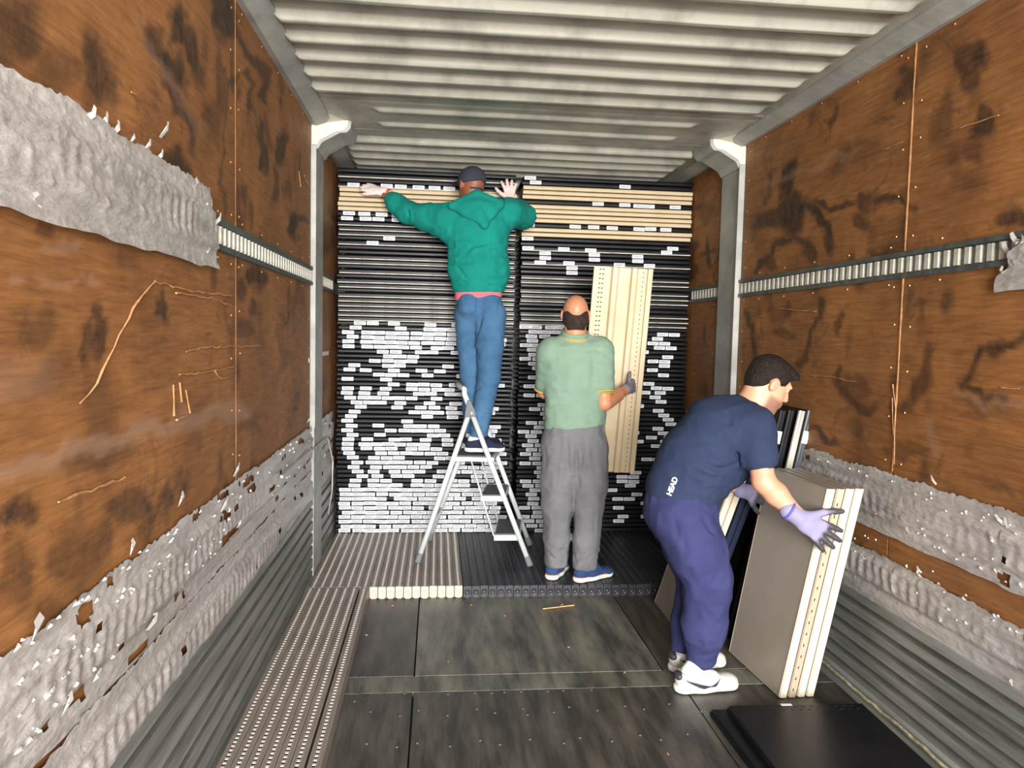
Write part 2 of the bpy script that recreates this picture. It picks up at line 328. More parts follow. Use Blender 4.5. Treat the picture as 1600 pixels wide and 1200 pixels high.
GROOVE_SHADE = mat('groove_shade', '#4b4b47', .6, 0, '#64635e', 8, (1, .5, 3))  # painted shade: darker grey so the kick plate grooves read
def wall(side):
    right = side == 'right'; x = XR if right else XL; s = -1 if right else 1; nm = 'wall_'+side
    w = MB().box((min(x, x-s*.03) - .0, Y0, -.05), (max(x, x-s*.03), Y1, ZC+.04)); w = MB().box(*( ((x-.06, Y0, -.05), (x-.03, Y1, ZC+.04)) if not right else ((x+.03, Y0, -.05), (x+.06, Y1, ZC+.04)))).build(nm, STEEL); tag(w, kind='structure')
    zt = .955 if right else .915
    ylo = [(-.9, 1.14, .06), (1.15, 2.705, .0125), (2.715, 4.25, .0125), (4.59, 5.6, .02)]
    for (a, b, st) in ylo:
        ply_panel(x, a, b, 1.79, 2.575, w, st, right); ply_panel(x, a, b, .40, 1.70, w, st, right)
    # pale joint strips between panels
    for yj in (2.71,):
        for (z0, z1) in ((1.795, 2.57), (zt, 1.695)):
            n = 24; hw = .002 if not right else .006
            mb = MB(); P = [(x+s*.001, yj+random.uniform(-.001, .001), z0+(z1-z0)*i/n) for i in range(n+1)]
            mb.tube(P, [hw*random.uniform(.6, 1.1) for _ in P], 5, flat=.4, up=(0, 1, 0)); mb.build('joint_strip', SCR, w)
    # lashing rail
    for (ya, yb) in ((.3, 4.26), (4.58, 5.13)):
        r = MB(); r.box((min(x, x-s*.012), ya, 1.70), (max(x, x-s*.012), yb, 1.79))
        for (z0, z1) in ((1.695, 1.713), (1.777, 1.795)): r.box((min(x-s*.01, x+s*.014), ya, z0), (max(x-s*.01, x+s*.014), yb, z1))
        ro = r.build('lashing_rail', RAILM, w)
        bm = MB().box((min(0, s*.010), -.011, 1.717), (max(0, s*.010), .011, 1.773)).mesh('rail_bar'); bm.materials.append(BARM)
        y = ya+.03
        while y < yb-.02: o = link('rail_bar', bm, None, ro); o.location = (x, y, 0); y += .052
    # post with cream bracket under the ceiling
    pt = MB().box((min(x-s*.02, x+s*.022), 4.27, .0), (max(x-s*.02, x+s*.022), 4.56, 2.56)).build('wall_post', STEEL, w, bevel=.004)
    MB().box((min(x, x+s*.034), 4.262, .9), (max(x, x+s*.027), 4.275, 2.458)).build('post_flange', STEEL, w)
    MB().box((min(x-s*.01, x+s*.012), 4.563, .9), (max(x-s*.01, x+s*.012), 4.585, 2.52)).build('raw_edge_strip', EDGEW, w)
    X = lambda d: x+s*d
    pr = [(0, 2.44), (.035, 2.44), (.055, 2.475), (.15, 2.53), (.19, 2.535), (.21, 2.56), (.215, 2.60), (.215, 2.63), (0, 2.63)]
    MB().prism([(X(a), 4.27, z) for a, z in (pr if not right else pr[::-1])], (0, .29, 0)).build('roof_bracket', STEEL, w, bevel=.006)
    pf = [(0, 2.46), (.03, 2.46), (.045, 2.485), (.13, 2.535), (.17, 2.54), (.195, 2.565), (.20, 2.60), (0, 2.60)]
    MB().prism([(X(a), 4.262, z) for a, z in (pf if not right else pf[::-1])], (0, .012, 0)).build('bracket_face', CREAMP, w, bevel=.003)
    g = [(X(.01), 4.26, 2.565), (X(.195), 4.26, 2.60), (X(.05), 4.02, 2.598)]
    MB().add(g+[(a, b, c+.012) for a, b, c in g], [(0, 1, 2), (3, 5, 4), (0, 3, 4, 1), (1, 4, 5, 2), (2, 5, 3, 0)]).build('gusset_plate', CREAMP, w)
    # screws
    sc = MB()
    for yj in (2.66, 2.76, 1.2, 4.2, 4.66):
        for z in np.arange(1.0, 2.56, .17):
            if 1.68 < z < 1.82: continue
            y = yj+random.uniform(-.01, .01); zz = z+random.uniform(-.02, .02); sc.tube([(x, y, zz), (x+s*.003, y, zz)], [.005, .003], 6)
    for y in np.arange(2.5, 4.2, .3):
        for z in (1.82, 1.675, 2.55): sc.tube([(x, y, z), (x+s*.003, y, z)], [.005, .003], 6)
    tag(sc.build('screw_heads', mat('brass_screw', '#c08a58', .4, .6) if 'brass_screw' not in MATS else MATS['brass_screw'], w), kind='stuff')
    # kick plate
    b = MB(); zt0 = .42 if right else .50; prof = [(.0, zt0), (.016, zt0-.004)]; n = 6; z = zt0-.035; pit = (zt0-.07)/n
    for i in range(n):
        prof += [(.018, z), (.001, z-.007), (.001, z-.017), (.018, z-.024)]; z -= pit
    prof += [(.016, .055), (.03, .045), (.034, .012), (.05, 0.0)]
    vs = []; nn = len(prof)
    for yy in (Y0, Y1): vs += [(x+s*d, yy, zz) for d, zz in prof]
    b.add(vs, [(i, i+1, nn+i+1, nn+i) if right else (nn+i, nn+i+1, i+1, i) for i in range(nn-1)])
    bo = b.build('baseboard_'+side, [KICK, GROOVE_SHADE]); tag(bo, kind='structure')
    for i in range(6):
        for q in (2+4*i, 3+4*i, 4+4*i): bo.data.polygons[q].material_index = 1  # recessed faces get the painted shade colour
    bd = MB(); yy = np.arange(Y0, 4.2, .05)
    bd.tube([(x+s*(.058+random.uniform(-.003, .003)), y, .052+random.uniform(-.003, .003)) for y in yy], .007, 6); bd.build('sealant_bead', mat('yellowed_sealant', '#a8a184', .6, 0, '#6e6a58', 12, (1, 3, 1)) if 'yellowed_sealant' not in MATS else MATS['yellowed_sealant'], bo, True)
    return w
WL = wall('left'); WR = wall('right')
bk = MB().box((XL-.03, Y1, -.05), (XR+.03, Y1+.03, ZC+.05)).build('wall_back', STEEL); tag(bk, kind='structure')
def tape_part(parent, *a, **k):
    return link('tape_strip', tape_mesh('tape_strip', *a, **k), TAPE, parent)
tape_part(WL, XL, 1, .3, 5.12, .66, .925, [(.735, .845)], 20, hole=.16)
tape_part(WL, XL, 1, .3, 5.12, .47, .675, [(.50, .60)], 40, hole=.07)
tape_part(WL, XL+.013, 1, .9, 2.45, 1.625, 1.872, [(1.69, 1.80)], 60, endy=2.46, step=.009)
tape_part(WR, XR, -1, .9, 5.12, .70, .955, [(.765, .865)], 80, hole=.07)
tape_part(WR, XR, -1, .9, 5.12, .395, .625, [(.485, .585)], 100, hole=.05)
tape_part(WR, XR-.013, -1, 1.7, 2.24, 1.60, 1.80, [(1.70, 1.79)], 120, endy=2.27, edge=.05)
def scraps(name, x, s, px, parent, m=TAPE2, size=(.010, .03)):
    mb = MB()
    for (a, b) in px:
        p = atx(a, b, x+s*.012); l = random.uniform(*size); w = l*random.uniform(.3, .6); an = random.uniform(-.6, .6)
        u = np.array([s*random.uniform(.2, .6), math.sin(an), math.cos(an)]); u /= np.linalg.norm(u); v = np.cross(u, (s, 0, 0)); v /= np.linalg.norm(v)
        q = p+u*l*.5+np.array([s*.006, 0, 0])
        mb.add([p-v*w/2, p+v*w/2, q+v*w*.6, q-v*w*.4, p+u*l+v*w*.3, p+u*l-v*w*.4, p+u*l*.5-np.array([s*.001, 0, 0])], [(0, 1, 2, 3), (3, 2, 4, 5), (0, 3, 6), (1, 6, 2), (6, 4, 2)])
    return tag(mb.build(name, m, parent), kind='stuff')
big = [(132, 188), (155, 197), (176, 210), (203, 225), (224, 237), (243, 250), (250, 215)]
scraps('tape_curls', XL, 1, big+[(303, 298), (318, 322), (335, 350), (328, 378), (322, 400), (218, 310), (222, 325), (116, 268), (52, 325), (52, 335), (196, 325), (250, 345), (262, 348), (300, 350), (310, 365)], WL, size=(.02, .045))
sm = []
for _ in range(130):
    t = random.random(); x0 = 20+t*490; e = random.choice([0, .3, .55, .8]); top = 1029-(x0)*.744; sm.append((x0, top+random.gauss(6+e*(200*(1-x0/620)), 6)))
scraps('tape_shreds', XL, 1, sm, WL, size=(.006, .016))
scraps('tape_flaps', XL, 1, [(148, 1060), (100, 1115), (70, 1095), (55, 995), (365, 745), (345, 800), (370, 825), (505, 715), (480, 660), (205, 865), (280, 790), (230, 985)], WL, size=(.03, .055))
sm = []
for _ in range(80):
    x0 = random.uniform(1260, 1600); e = random.choice([.15, .5, .62, 1.0, 1.25]); sm.append((x0, 696+(x0-1254)*.309+e*(90+(x0-1254)*.28)+random.gauss(0, 5)))
scraps('tape_shreds', XR, -1, sm, WR, size=(.006, .016))
scraps('tape_flaps', XR, -1, [(1570, 820), (1575, 825), (1463, 757), (1555, 850), (1420, 835), (1440, 895), (1400, 930), (1575, 395), (1565, 430), (1590, 380), (1580, 1070), (1475, 975)], WR, size=(.025, .045))
strips([[(242, 440), (215, 470), (185, 525), (150, 600), (125, 630)], [(242, 440), (300, 455), (362, 462)], [(275, 458), (330, 466), (362, 478)], [(290, 548), (330, 542), (405, 540)], [(280, 586), (320, 582), (368, 573)], [(335, 580), (345, 592), (360, 588)],
        [(90, 786), (130, 770), (195, 746)], [(270, 600), (272, 650)], [(280, 598), (284, 628)], [(290, 610), (297, 645)], [(275, 655), (290, 650)], [(467, 268), (470, 292)], [(475, 275), (482, 290)], [(205, 145), (212, 148)]], XL, 1, SCR, WL, .007)
strips([[(1250, 585), (1290, 588), (1335, 596)], [(1395, 622), (1396, 680)], [(1565, 606), (1592, 607)], [(1385, 232), (1410, 222)], [(1190, 202), (1196, 204)], [(1395, 600), (1400, 640), (1397, 725)], [(1500, 200), (1560, 180)], [(1215, 482), (1275, 487)]], XR, -1, SCR, WR, .006)
mb = MB(); P = [atx(a, b, XL+.03) for a, b in ((440, 745), (485, 705), (512, 683), (520, 720), (519, 765), (513, 803))]
mb.tube([P[0], P[1], P[2]], .007, 6); mb.build('peeled_tape_cord', TAPE, WL)
mb = MB(); mb.tube(P[2:], [.007, .012, .010, .006], 6, flat=.4); mb.build('hanging_tape_curl', TAPE2, WL)
mb = MB().box((XL+.001, 4.2, 1.27), (XL+.003, 4.26, 1.295)).box((XL+.001, 4.60, 1.29), (XL+.003, 4.95, 1.315)); tag(mb.build('white_scuff', TAPE2, WL), kind='stuff')

# ------------------------------------------------------------------ perforated shelving uprights on the floor
def upright_mesh(name, L, w, h, pitch=.025, dbl=False):
    mb = MB(); hw = w/2-.001; a = .0058; t = .0155
    rows = [0] if not dbl else [0]
    n = int(L/pitch)
    # side strips with a shallow crease groove
    for s in (-1, 1):
        xs_ = [s*a, s*.013, s*.0145, s*.016, s*(hw-.002), s*hw, s*hw]; zs = [h, h, h-.002, h, h, h-.002, 0]
        vs = []
        for y in (0, L): vs += [(q, y, z) for q, z in zip(xs_, zs)]
        k = len(xs_); mb.add(vs, [((i, i+1, k+i+1, k+i) if s < 0 else (k+i, k+i+1, i+1, i)) for i in range(k-1)])
    for i in range(n):
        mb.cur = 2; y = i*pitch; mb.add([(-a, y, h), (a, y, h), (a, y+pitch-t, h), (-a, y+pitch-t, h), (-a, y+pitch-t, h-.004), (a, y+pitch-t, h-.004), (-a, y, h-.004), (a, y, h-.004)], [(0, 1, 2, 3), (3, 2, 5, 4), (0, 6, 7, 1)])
    mb.cur = 0; mb.add([(-hw, 0, 0), (hw, 0, 0), (hw, 0, h-.002), (-hw, 0, h-.002), (-hw, L, 0), (hw, L, 0), (hw, L, h), (-hw, L, h)], [(0, 1, 2, 3), (5, 4, 7, 6)])
    mb.cur = 1; mb.add([(-hw+.001, 0, h-.012), (hw-.001, 0, h-.012), (hw-.001, L, h-.012), (-hw+.001, L, h-.012)], [(0, 1, 2, 3)])
    return mb.mesh(name)
def cap_mesh(w, h):
    mb = MB(); hw = w/2-.0022
    prof = [(-hw+.004, .006), (-hw*.5, .0005), (0, -.0005+.001), (hw*.5, .0005), (hw-.004, .006), (hw, .012), (hw, h-.005), (hw-.004, h-.001), (-hw+.004, h-.001), (-hw, h-.005), (-hw, .012)]
    mb.prism([(a, 0, max(z, .0005)) for a, z in prof], (0, -.014, 0))
    R = .0125; n = 20; cz = h*.42
    ring = [(R*math.cos(q), -.0145, cz+R*math.sin(q)) for q in np.linspace(0, 2*math.pi, n)]
    mb.tube(ring, .0022, 5, cap=False); mb.tube([(0, -.013, cz), (0, -.0165, cz), (0, -.0175, cz)], [.008, .0075, .004], 12)
    arc = [(R*1.35*math.cos(q), -.0145, cz+.002+R*1.35*math.sin(q)) for q in np.linspace(.5, math.pi-.5, 10)]; mb.tube(arc, .0018, 5)
    return mb.mesh('end_cap')
PW, PH = .046, .068
um = {k: upright_mesh('perforated_body', L, PW, PH) for k, L in (('rear', 1.56), ('front', 2.78))}
ub = upright_mesh('perforated_body', 1.56, PW, PH); capT = cap_mesh(PW, PH); capB = cap_mesh(PW, PH)
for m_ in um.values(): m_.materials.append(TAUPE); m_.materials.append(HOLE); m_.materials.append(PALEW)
ub.materials.append(BLACK2); ub.materials.append(HOLE); ub.materials.append(BLACK2)
CAPW = mat('pale_cap_plastic', '#c4bbb0', .5, 0, '#b5aca0', 20); CAPK = mat('black_cap_plastic', '#26282e', .38); capT.materials.append(CAPW); capB.materials.append(CAPK)
def ordinal(n): return '%d%s' % (n, 'th' if 10 <= n % 100 <= 20 else {1: 'st', 2: 'nd', 3: 'rd'}.get(n % 10, 'th'))
def upright(x, y, me, cap, label, group, y_end=0):
    e = empty('shelving_upright', (x, y, 0), label=label, cat='upright', group=group)
    link('perforated_body', me, None, e)
    if cap: link('end_cap', cap, None, e)
    return e
for i in range(18):
    x = -.347+PW*(i-7)+PW/2; cap = capT if i >= 7 else None
    lb = ('taupe perforated upright before the stacks, its pale end cap %s from the left' % ordinal(i-6)) if i >= 7 else 'taupe perforated upright lying behind the near bundle, %s from left wall' % ordinal(i+1)
    upright(x, 4.045+random.uniform(-.004, .006), um['rear'], cap, lb, 'taupe uprights lying before the stacks')
for i in range(33):
    x = -.347+PW*(i+11)+PW/2+.003
    upright(x, 4.042+random.uniform(-.006, .008), ub, capB, 'black perforated upright before the stacks, its dark end cap %s from the pale ones' % ordinal(i+1), 'black uprights lying before the stacks')
for i in range(7):
    x = -.347-PW*(7-i)+PW/2 + (0 if i == 6 else -.007)
    upright(x, 1.25+random.uniform(-.003, .003), um['front'], None, 'long taupe perforated upright along the left kick plate, %s out from the wall' % ordinal(i+1), 'near bundle of taupe uprights')

# ------------------------------------------------------------------ stacks of shelves at the back
YS = 5.13; PIT = .0315
def shelf_mesh(L, lip, kind):
    mb = MB(); D = .40; r = .006
    prof = [(.012, .004), (.006, .002), (.001, .004), (0, .008), (0, lip-.010), (.002, lip-.004), (.007, lip), (D, lip), (D, lip-.02), (D-.004, lip-.02), (D-.004, lip-.003), (.012, lip-.003)]
    mb.prism([(0, y, z+.0002) for y, z in prof], (L, 0, 0))
    me = mb.mesh('shelf_body', False); return me
def st_mesh(w=.078, h=.0245):
    mb = MB().box((0, -.0012, 0), (w, 0, h)); mb.cur = 1
    for (a, b, z) in ((.12, .55, .62), (.62, .9, .62), (.12, .75, .30)): mb.box((w*a, -.0016, h*z), (w*b, -.0011, h*(z+.13)))
    me = mb.mesh('sticker'); me.materials.append(WHITE); me.materials.append(INK); return me
STK = st_mesh(); STK2 = st_mesh(.15, .0245)
SB = {}; LENS = 1.183
for kind, mm in (('black', BLACK), ('cream', CREAM), ('taupe', TAUPE)):
    SB[kind] = shelf_mesh(LENS, .0285, kind); SB[kind].materials.append(mm)
trim = MB().box((.002, -.0012, -.0018), (LENS-.002, .02, .0044)).mesh('rim_highlight'); trim.materials.append(mat('rim_highlight_paint', '#cfc8b8', .45, 0, '#8f897c', 3, (3, 1, 1)))  # pale strip painted in as the highlight along a shelf lip
def pxrow(x, row): # pixel y of the row's centre at pixel column x
    X = aty(x, 600, YS)[0]; return proj((X, YS, .07+row*PIT+.0145))[1]
def stack(side, x0, seq_rows):
    zw = [538.]; cw = [832.]
    for row in range(78):
        zw[0] = min(560, max(534, zw[0]+random.choice((-9, -6, 6, 9)))); cw[0] = min(846, max(822, cw[0]+random.choice((-7, -5, 5, 7))))
        X0 = x0+random.uniform(-.007, .007); Yf = YS+random.uniform(-.006, .005)
        pm = pxrow(560 if side == 'left' else 830, row)
        kind = 'black'; rim = False
        st = []
        if side == 'left':
            if 290.5 < pm < 332: kind = 'cream'
            elif pm < 283: rim = row % 2 == 0
            elif pm < 290.6: rim = True; st = [543, 595, 617, 645, 670, 693]
            elif pm < 339: st = [536, 560, 587, 612, 650]
            elif pm < 346: st = [533, 562, 582, 612]
            elif pm < 503:
                rim = not (370 < pm < 377 or 388 < pm < 396 or 425 < pm < 436 or random.random() < .12)
                if 367 < pm < 375: st = [599]
                elif 378 < pm < 386: st = [573]
                elif 388 < pm < 393.6: st = [569, 652]
                elif 394 < pm < 401: st = [553]
        else:
            if 293 < pm < 313 or 322 < pm < 350 or 358 < pm < 368.5: kind = 'cream'
            elif 281 < pm < 288: st = [828, 968]
            elif 313 <= pm < 322: st = [926, 968, -990, 1047]
            elif 350 <= pm < 358: st = [812, 890, 919, 948, 990, 1008, 1032]
            elif pm < 376: st = [813]
            elif pm < 383: st = [1043]
            elif pm < 390: rim = True; st = [809, 872, 914, 1033]
            elif pm < 404: st = [843, 920, 988]
            elif pm < 411: rim = True; st = [835, 880, 959, 1006]
            elif pm < 426: st = [885] if pm > 417 else []
            elif pm < 510: rim = not (442 < pm < 450 or 474 < pm < 484 or random.random() < .12)
        if pm > 503 and side == 'left':
            den = .42 if pm < 515 else .85 if pm < 535 else .48 if pm < 680 else .70 if pm < 765 else .93
            xx = 527+random.uniform(0, 25)*(1-den)
            zig = zw[0]
            if random.random() < .8 and pm < 770: st.append(zig+random.uniform(-3, 3))
            xx = zig+20+random.choice((0, 8, 19, 30))*(1.2-den)
            if pm > 765: xx = 526+random.uniform(0, 4)
            while xx < 775:
                if random.random() < den: st.append(xx+random.uniform(0, 3)); xx += 19
                else: xx += random.uniform(10, 32)*(1.25-den)
        if pm > 508 and side == 'right':
            if pm < 520: st = [828, 860]
            c = cw[0]+random.uniform(-3, 3)
            for q in ([c, c-20] if random.random() < .45 else [c]):
                if random.random() < .93 and q > 806: st.append(q)
            if random.random() < .35: st.append(c+21)
            if pm < 720 and random.random() < .75: st.append(random.uniform(1008, 1040))
            if random.random() < .45: st.append(random.uniform(985, 1040))
            for q in (895, 955, 975):
                if random.random() < .35: st.append(q+random.uniform(-12, 12))
        cnt = len(st); hn = ordinal(row+1)
        if kind == 'cream' and cnt: pass
        desc = {0: 'no stickers', 1: 'one white sticker'}.get(cnt, '%d white stickers' % cnt) if kind == 'black' else 'plain edge'
        e = empty('metal_shelf', (X0, Yf, .07+row*PIT), label='%s shelf in the %s stack, %s up from the floor, %s' % (kind, side, hn, desc), cat='shelf', group='shelves in the %s stack' % side)
        link('shelf_body', SB[kind], None, e)
        if rim: link('rim_highlight', trim, None, e)
        last = -99
        for q in sorted(st, key=abs):
            wide = q < 0; q = abs(q)
            if q-last < 18.2: q = last+18.2
            last = q+(16 if wide else 0)
            xw = aty(q, pm, YS)[0]-X0
            if xw < .001: xw = .002
            if xw+(.15 if wide else .078) > LENS: continue
            o = link('sticker', STK2 if wide else STK, None, e); o.location = (xw, -.0004, .002+random.uniform(-.001, .002)); o.rotation_euler = (0, random.gauss(0, .01), 0)
stack('left', -.668, None); stack('right', .561, None)

# ------------------------------------------------------------------ loose shelf panels
def leaning_shelf(P, U, V, T, mface, mlip, label, group, mside=None, holes=True, stickers=(), lipw=.036, cat='shelf'):
    """P near bottom corner of the face, U up the length, V across the width, T through the thickness"""
    P, U, V, T = map(np.array, (P, U, V, T)); L = np.linalg.norm(U); Wd = np.linalg.norm(V); th = np.linalg.norm(T)
    e = empty('metal_shelf', tuple(P), label=label, cat=cat, group=group)
    u, v, t = U/L, V/Wd, T/th
    B = MB(); B.obox(v*.004+t*.002, U, V-v*.008, t*.003); B.obox(v*(Wd-.006), U, v*.003, T*.92); B.obox(u*.0+v*.006, u*.003, v*(Wd-.012), T*.8); B.obox(U-u*.003+v*.006, u*.003, v*(Wd-.012), T*.8)
    B.build('shelf_body', mface, e, bevel=.001)
    lp = MB()
    prof = [(.010, .0), (.003, .003), (.0, .009), (0, .48*th), (.005, .56*th), (.003, .66*th), (.003, .84*th), (.010, .95*th), (.020, .95*th), (.020, .90*th), (.012, .0)]
    poly = [v*a+t*b for a, b in prof]; lp.prism(poly, U); lo = lp.build('front_lip', mlip, e)
    if holes:
        h = MB(); n = int(L/.05)
        for i in range(n):
            c = u*(.03+i*.05)-v*.0006+t*(th*.25); h.obox(c, u*.012, v*.001, t*.004)
        h.build('slot_row', HOLE, e)
    for (f, ln, w) in stickers:
        sb = MB().obox(U*f-v*.0012+t*th*(.5-w/2), u*ln, v*.0012, t*th*w); sb.build('sticker', WHITE, e)
    return e
# bunch in front held by the stooping man
Uf = np.array([.088, -.135, .885]); Vf = np.array([-.034, .455, 0]); nf = np.cross(Vf, Uf); nf = nf/np.linalg.norm(nf)
if nf[0] < 0: nf = -nf
for i in range(4):
    th = .0385; P = np.array([1.402, 2.823, .004])+np.array([.0395*i, .002*i, 0])
    leaning_shelf(P, Uf, Vf*(1-.01*(i % 2)), nf*.036, GREYB, TANL if i == 1 else CREAMW, 'grey-beige cream-edged shelf held by the stooping man, %s' % ['its wide face showing', 'second in the bunch', 'third in the bunch', 'nearest the right wall'][i], 'bunch of upright shelves in front', holes=i == 1)
# bunch behind his legs
pb = atz(1057, 988, 0); tb = aty(1150, 737, pb[1]-.20); Ub = tb-pb; Ub *= .9/np.linalg.norm(Ub); Vb = np.array([.01, .42, 0]); nb = np.cross(Vb, Ub); nb /= np.linalg.norm(nb)
if nb[0] < 0: nb = -nb
for i in range(2):
    leaning_shelf(pb+np.array([.036*i, 0, .003]), Ub, Vb, nb*.034, GREYB, CREAMW, ['grey-beige leaning shelf behind the stooping man, its wide face beside his legs', 'cream-edged leaning shelf behind the stooping man, next to the dark ones'][i], 'shelves leaning behind the stooping man', holes=False)
NAVYM = mat('dark_blue_black_coat', '#232a3c', .3)
pk = pb+np.array([.077, .0, .003])
for i in range(2):
    leaning_shelf(pk+np.array([.032*i, .0, 0]), Ub*.985, Vb, nb*.03, NAVYM, NAVYM, ['narrow dark blue-black leaning shelf touching the cream-edged one', 'dark blue-black leaning shelf, second from the cream-edged one'][i], 'shelves leaning behind the stooping man', holes=False)
# tall black ones
tk = aty(1234, 641, 3.36); bk0 = np.array([1.465, 3.42, .003]); Uk = tk-bk0; Vk = np.array([.0, .42, 0]); nk = np.cross(Vk, Uk); nk /= np.linalg.norm(nk)
if nk[0] < 0: nk = -nk
PALEG = mat('glossy_grey_edge', '#8f8e88', .25, .4, '#c9c5b8', 5, (1, 1, .2)); CHAR = mat('charcoal_edge', '#45464c', .3, .2)
for i, (ml, lab) in enumerate(((BLACK, 'tall black leaning shelf with a white sticker, just right of the stooping man\'s face'), (BLACK, 'tall black leaning shelf with no sticker, between the stickered one and the pale-edged one'), (PALEG, 'tall black leaning shelf with a shiny pale edge below the stooping man\'s chin'), (CHAR, 'tall charcoal leaning shelf with a white sticker, nearest the right wall'))):
    leaning_shelf(bk0+np.array([-.045+.047*i, .012*(i % 2), 0]), Uk, Vk, nk*.036, BLACK, ml, lab, 'tall black shelves leaning by the wall', holes=False, stickers=(((.86, .06, .8),) if i in (0, 3) else ()))
# flat black ones at lower right
def flat_shelf(c, ang, w, l, z, label, sticker=None):
    e = empty('metal_shelf', c, label=label, cat='shelf', group='black shelves lying flat in front'); e.rotation_euler = (0, 0, ang)
    MB().box((0, -l, z), (w, 0, z+.028)).build('shelf_body', BLACK, e, bevel=.004)
    MB().box((-.004, -l, z+.002), (.0, 0, z+.02)).box((w, -l, z+.002), (w+.004, 0, z+.02)).build('side_lip', BLACK, e)
    h = MB()
    for i in range(12):
        for k in range(2): x = .12+i*.032+(.012 if k else 0); h.box((x, -.02-.022*k-.004, z+.0276), (x+.012, -.02-.022*k, z+.0286)) if x < w-.03 else None
    h.build('slot_row', HOLE, e)
    if sticker: sb = MB().box((sticker, -.012, z+.0284), (sticker+.042, -.0, z+.0292)); sb.box((sticker, 0, z+.001), (sticker+.042, .0015, z+.0292)); sb.build('sticker', WHITE, e)
p1 = atz(1130, 1102, .058)
flat_shelf((p1[0]+.02, p1[1], 0), -.02, .53, 1.2, .030, 'black shelf lying flat on top in the lower right corner, white sticker at far edge', .205)
flat_shelf((p1[0]-.035, p1[1]+.03, 0), .02, .50, 1.2, .0, 'lower black shelf on the floor, jutting out left under the stickered one')

# ------------------------------------------------------------------ step ladder
def A3(x, y, Y): return aty(x, y, Y)
lad = empty('step_ladder', (.25, 4.6, PH), label='folding silver step ladder with dark treads under the man in the teal hoodie', cat='ladder')
off = np.array([.25, 4.6, PH])
def lb(name, mb, m, parent=lad, **k):
    mb.v = [tuple(np.array(v)-(off if parent == lad else 0)) for v in mb.v]; return mb.build(name, m, parent, **k)
nf0, ff0 = np.array([.572, 4.36, PH+.004]), np.array([.624, 4.80, PH+.004])
nb0, fb0 = np.array([-.100, 4.44, PH+.004]), np.array([-.037, 4.93, PH+.004])
ntp, ftp = aty(735, 640, 4.50), aty(748, 636, 4.76)
def lerp(a, b, t): return a+(b-a)*t
for a, b, n in ((nf0, ntp, 'front_rail'), (ff0, ftp, 'front_rail'), (nb0, ntp, 'rear_leg'), (fb0, ftp, 'rear_leg')):
    u = (b-a)/np.linalg.norm(b-a)
    mb = MB(); mb.tube([a+u*.05, b], .0155, 12, flat=.75, up=(1, 0, 0)); lb(n, mb, LADM, smooth=True)
    mb = MB(); mb.tube([a, a+u*.01, a+u*.055, a+u*.06], [.019, .020, .018, .015], 12, flat=.8, up=(1, 0, 0)); lb('rubber_foot', mb, RUB, smooth=True)
# handle loop
hn, hf = aty(720, 606, 4.52), aty(728, 606, 4.74)
n2 = ntp+(ntp-nf0)*.10; f2 = ftp+(ftp-ff0)*.10
mb = MB(); mb.tube([ntp-(ntp-nf0)*.03, n2, lerp(n2, hn, .55)+np.array([.012, 0, .01]), hn+np.array([.01, 0, .0])], .0165, 12); lb('handle_tube', mb, LADM, smooth=True)
mb = MB(); mb.tube([ftp-(ftp-ff0)*.03, f2, lerp(f2, hf, .55)+np.array([.012, 0, .01]), hf+np.array([.01, 0, 0])], .0165, 12); lb('handle_tube', mb, LADM, smooth=True)
mb = MB(); mb.tube([hn+np.array([.022, 0, -.012]), hn+np.array([-.012, 0, .012]), hn+np.array([-.02, .05, .018]), hf+np.array([-.02, -.05, .018]), hf+np.array([-.012, 0, .012]), hf+np.array([.022, 0, -.012])], .017, 12); lb('handle_grip', mb, RUB, smooth=True)
for t in (ntp, ftp):
    mb = MB(); c = t+np.array([0, -.018, 0]); mb.prism([c+np.array(q) for q in ((-.035, 0, -.045), (.035, 0, -.045), (.03, 0, -.01), (0, 0, .055), (-.02, 0, .06), (-.03, 0, .0))], (0, .036, 0)); lb('hinge_bracket', mb, RUB, bevel=.004)
def at_h(a, b, z): return lerp(a, b, (z-a[2])/(b[2]-a[2]))
ZPLAT = .715
pa, pb_, pc_, pd_ = at_h(nb0, ntp, ZPLAT-.012), at_h(nf0, ntp, ZPLAT-.012), at_h(ff0, ftp, ZPLAT-.012), at_h(fb0, ftp, ZPLAT-.012)
pa, pd_ = pa+np.array([-.02, 0, 0]), pd_+np.array([-.02, 0, 0]); pb_, pc_ = pb_+np.array([.03, 0, 0]), pc_+np.array([.03, 0, 0])
mb = MB(); mb.prism([q-np.array([0, 0, .024]) for q in (pa, pb_, pc_, pd_)], (0, 0, .028)); lb('platform', mb, LADM, bevel=.005)
cp = (pa+pb_+pc_+pd_)/4
mb = MB(); mb.prism([lerp(q, cp, .14)+np.array([0, 0, .004]) for q in (pa, pb_, pc_, pd_)], (0, 0, .006)); lb('platform_tread', mb, MATG)
for z, dep in ((.475, .14), (.245, .15)):
    a, b = at_h(nf0, ntp, z), at_h(ff0, ftp, z)
    q = [a+np.array([-dep, .01, 0]), a+np.array([.01, .01, 0]), b+np.array([.01, -.01, 0]), b+np.array([-dep, -.01, 0])]
    mb = MB(); mb.prism([p-np.array([0, 0, .03]) for p in q], (0, 0, .034)); st = lb('step', mb, LADM, bevel=.004)
    cc = sum(q)/4; mb = MB(); mb.prism([tuple(lerp(p, cc, .1)-off+np.array([0, 0, .004])) for p in q], (0, 0, .005)); mb.build('step_tread', MATG, st)
for s0, s1 in ((pa, at_h(nf0, ntp, .245)+np.array([-.15, .012, 0])), (pd_, at_h(ff0, ftp, .245)+np.array([-.15, -.012, 0]))):
    a = s0+np.array([.125, .015 if s0 is pa else -.015, -.02]); mb = MB(); mb.tube([a, s1], .0055, 8); lb('brace', mb, LADM, smooth=True)
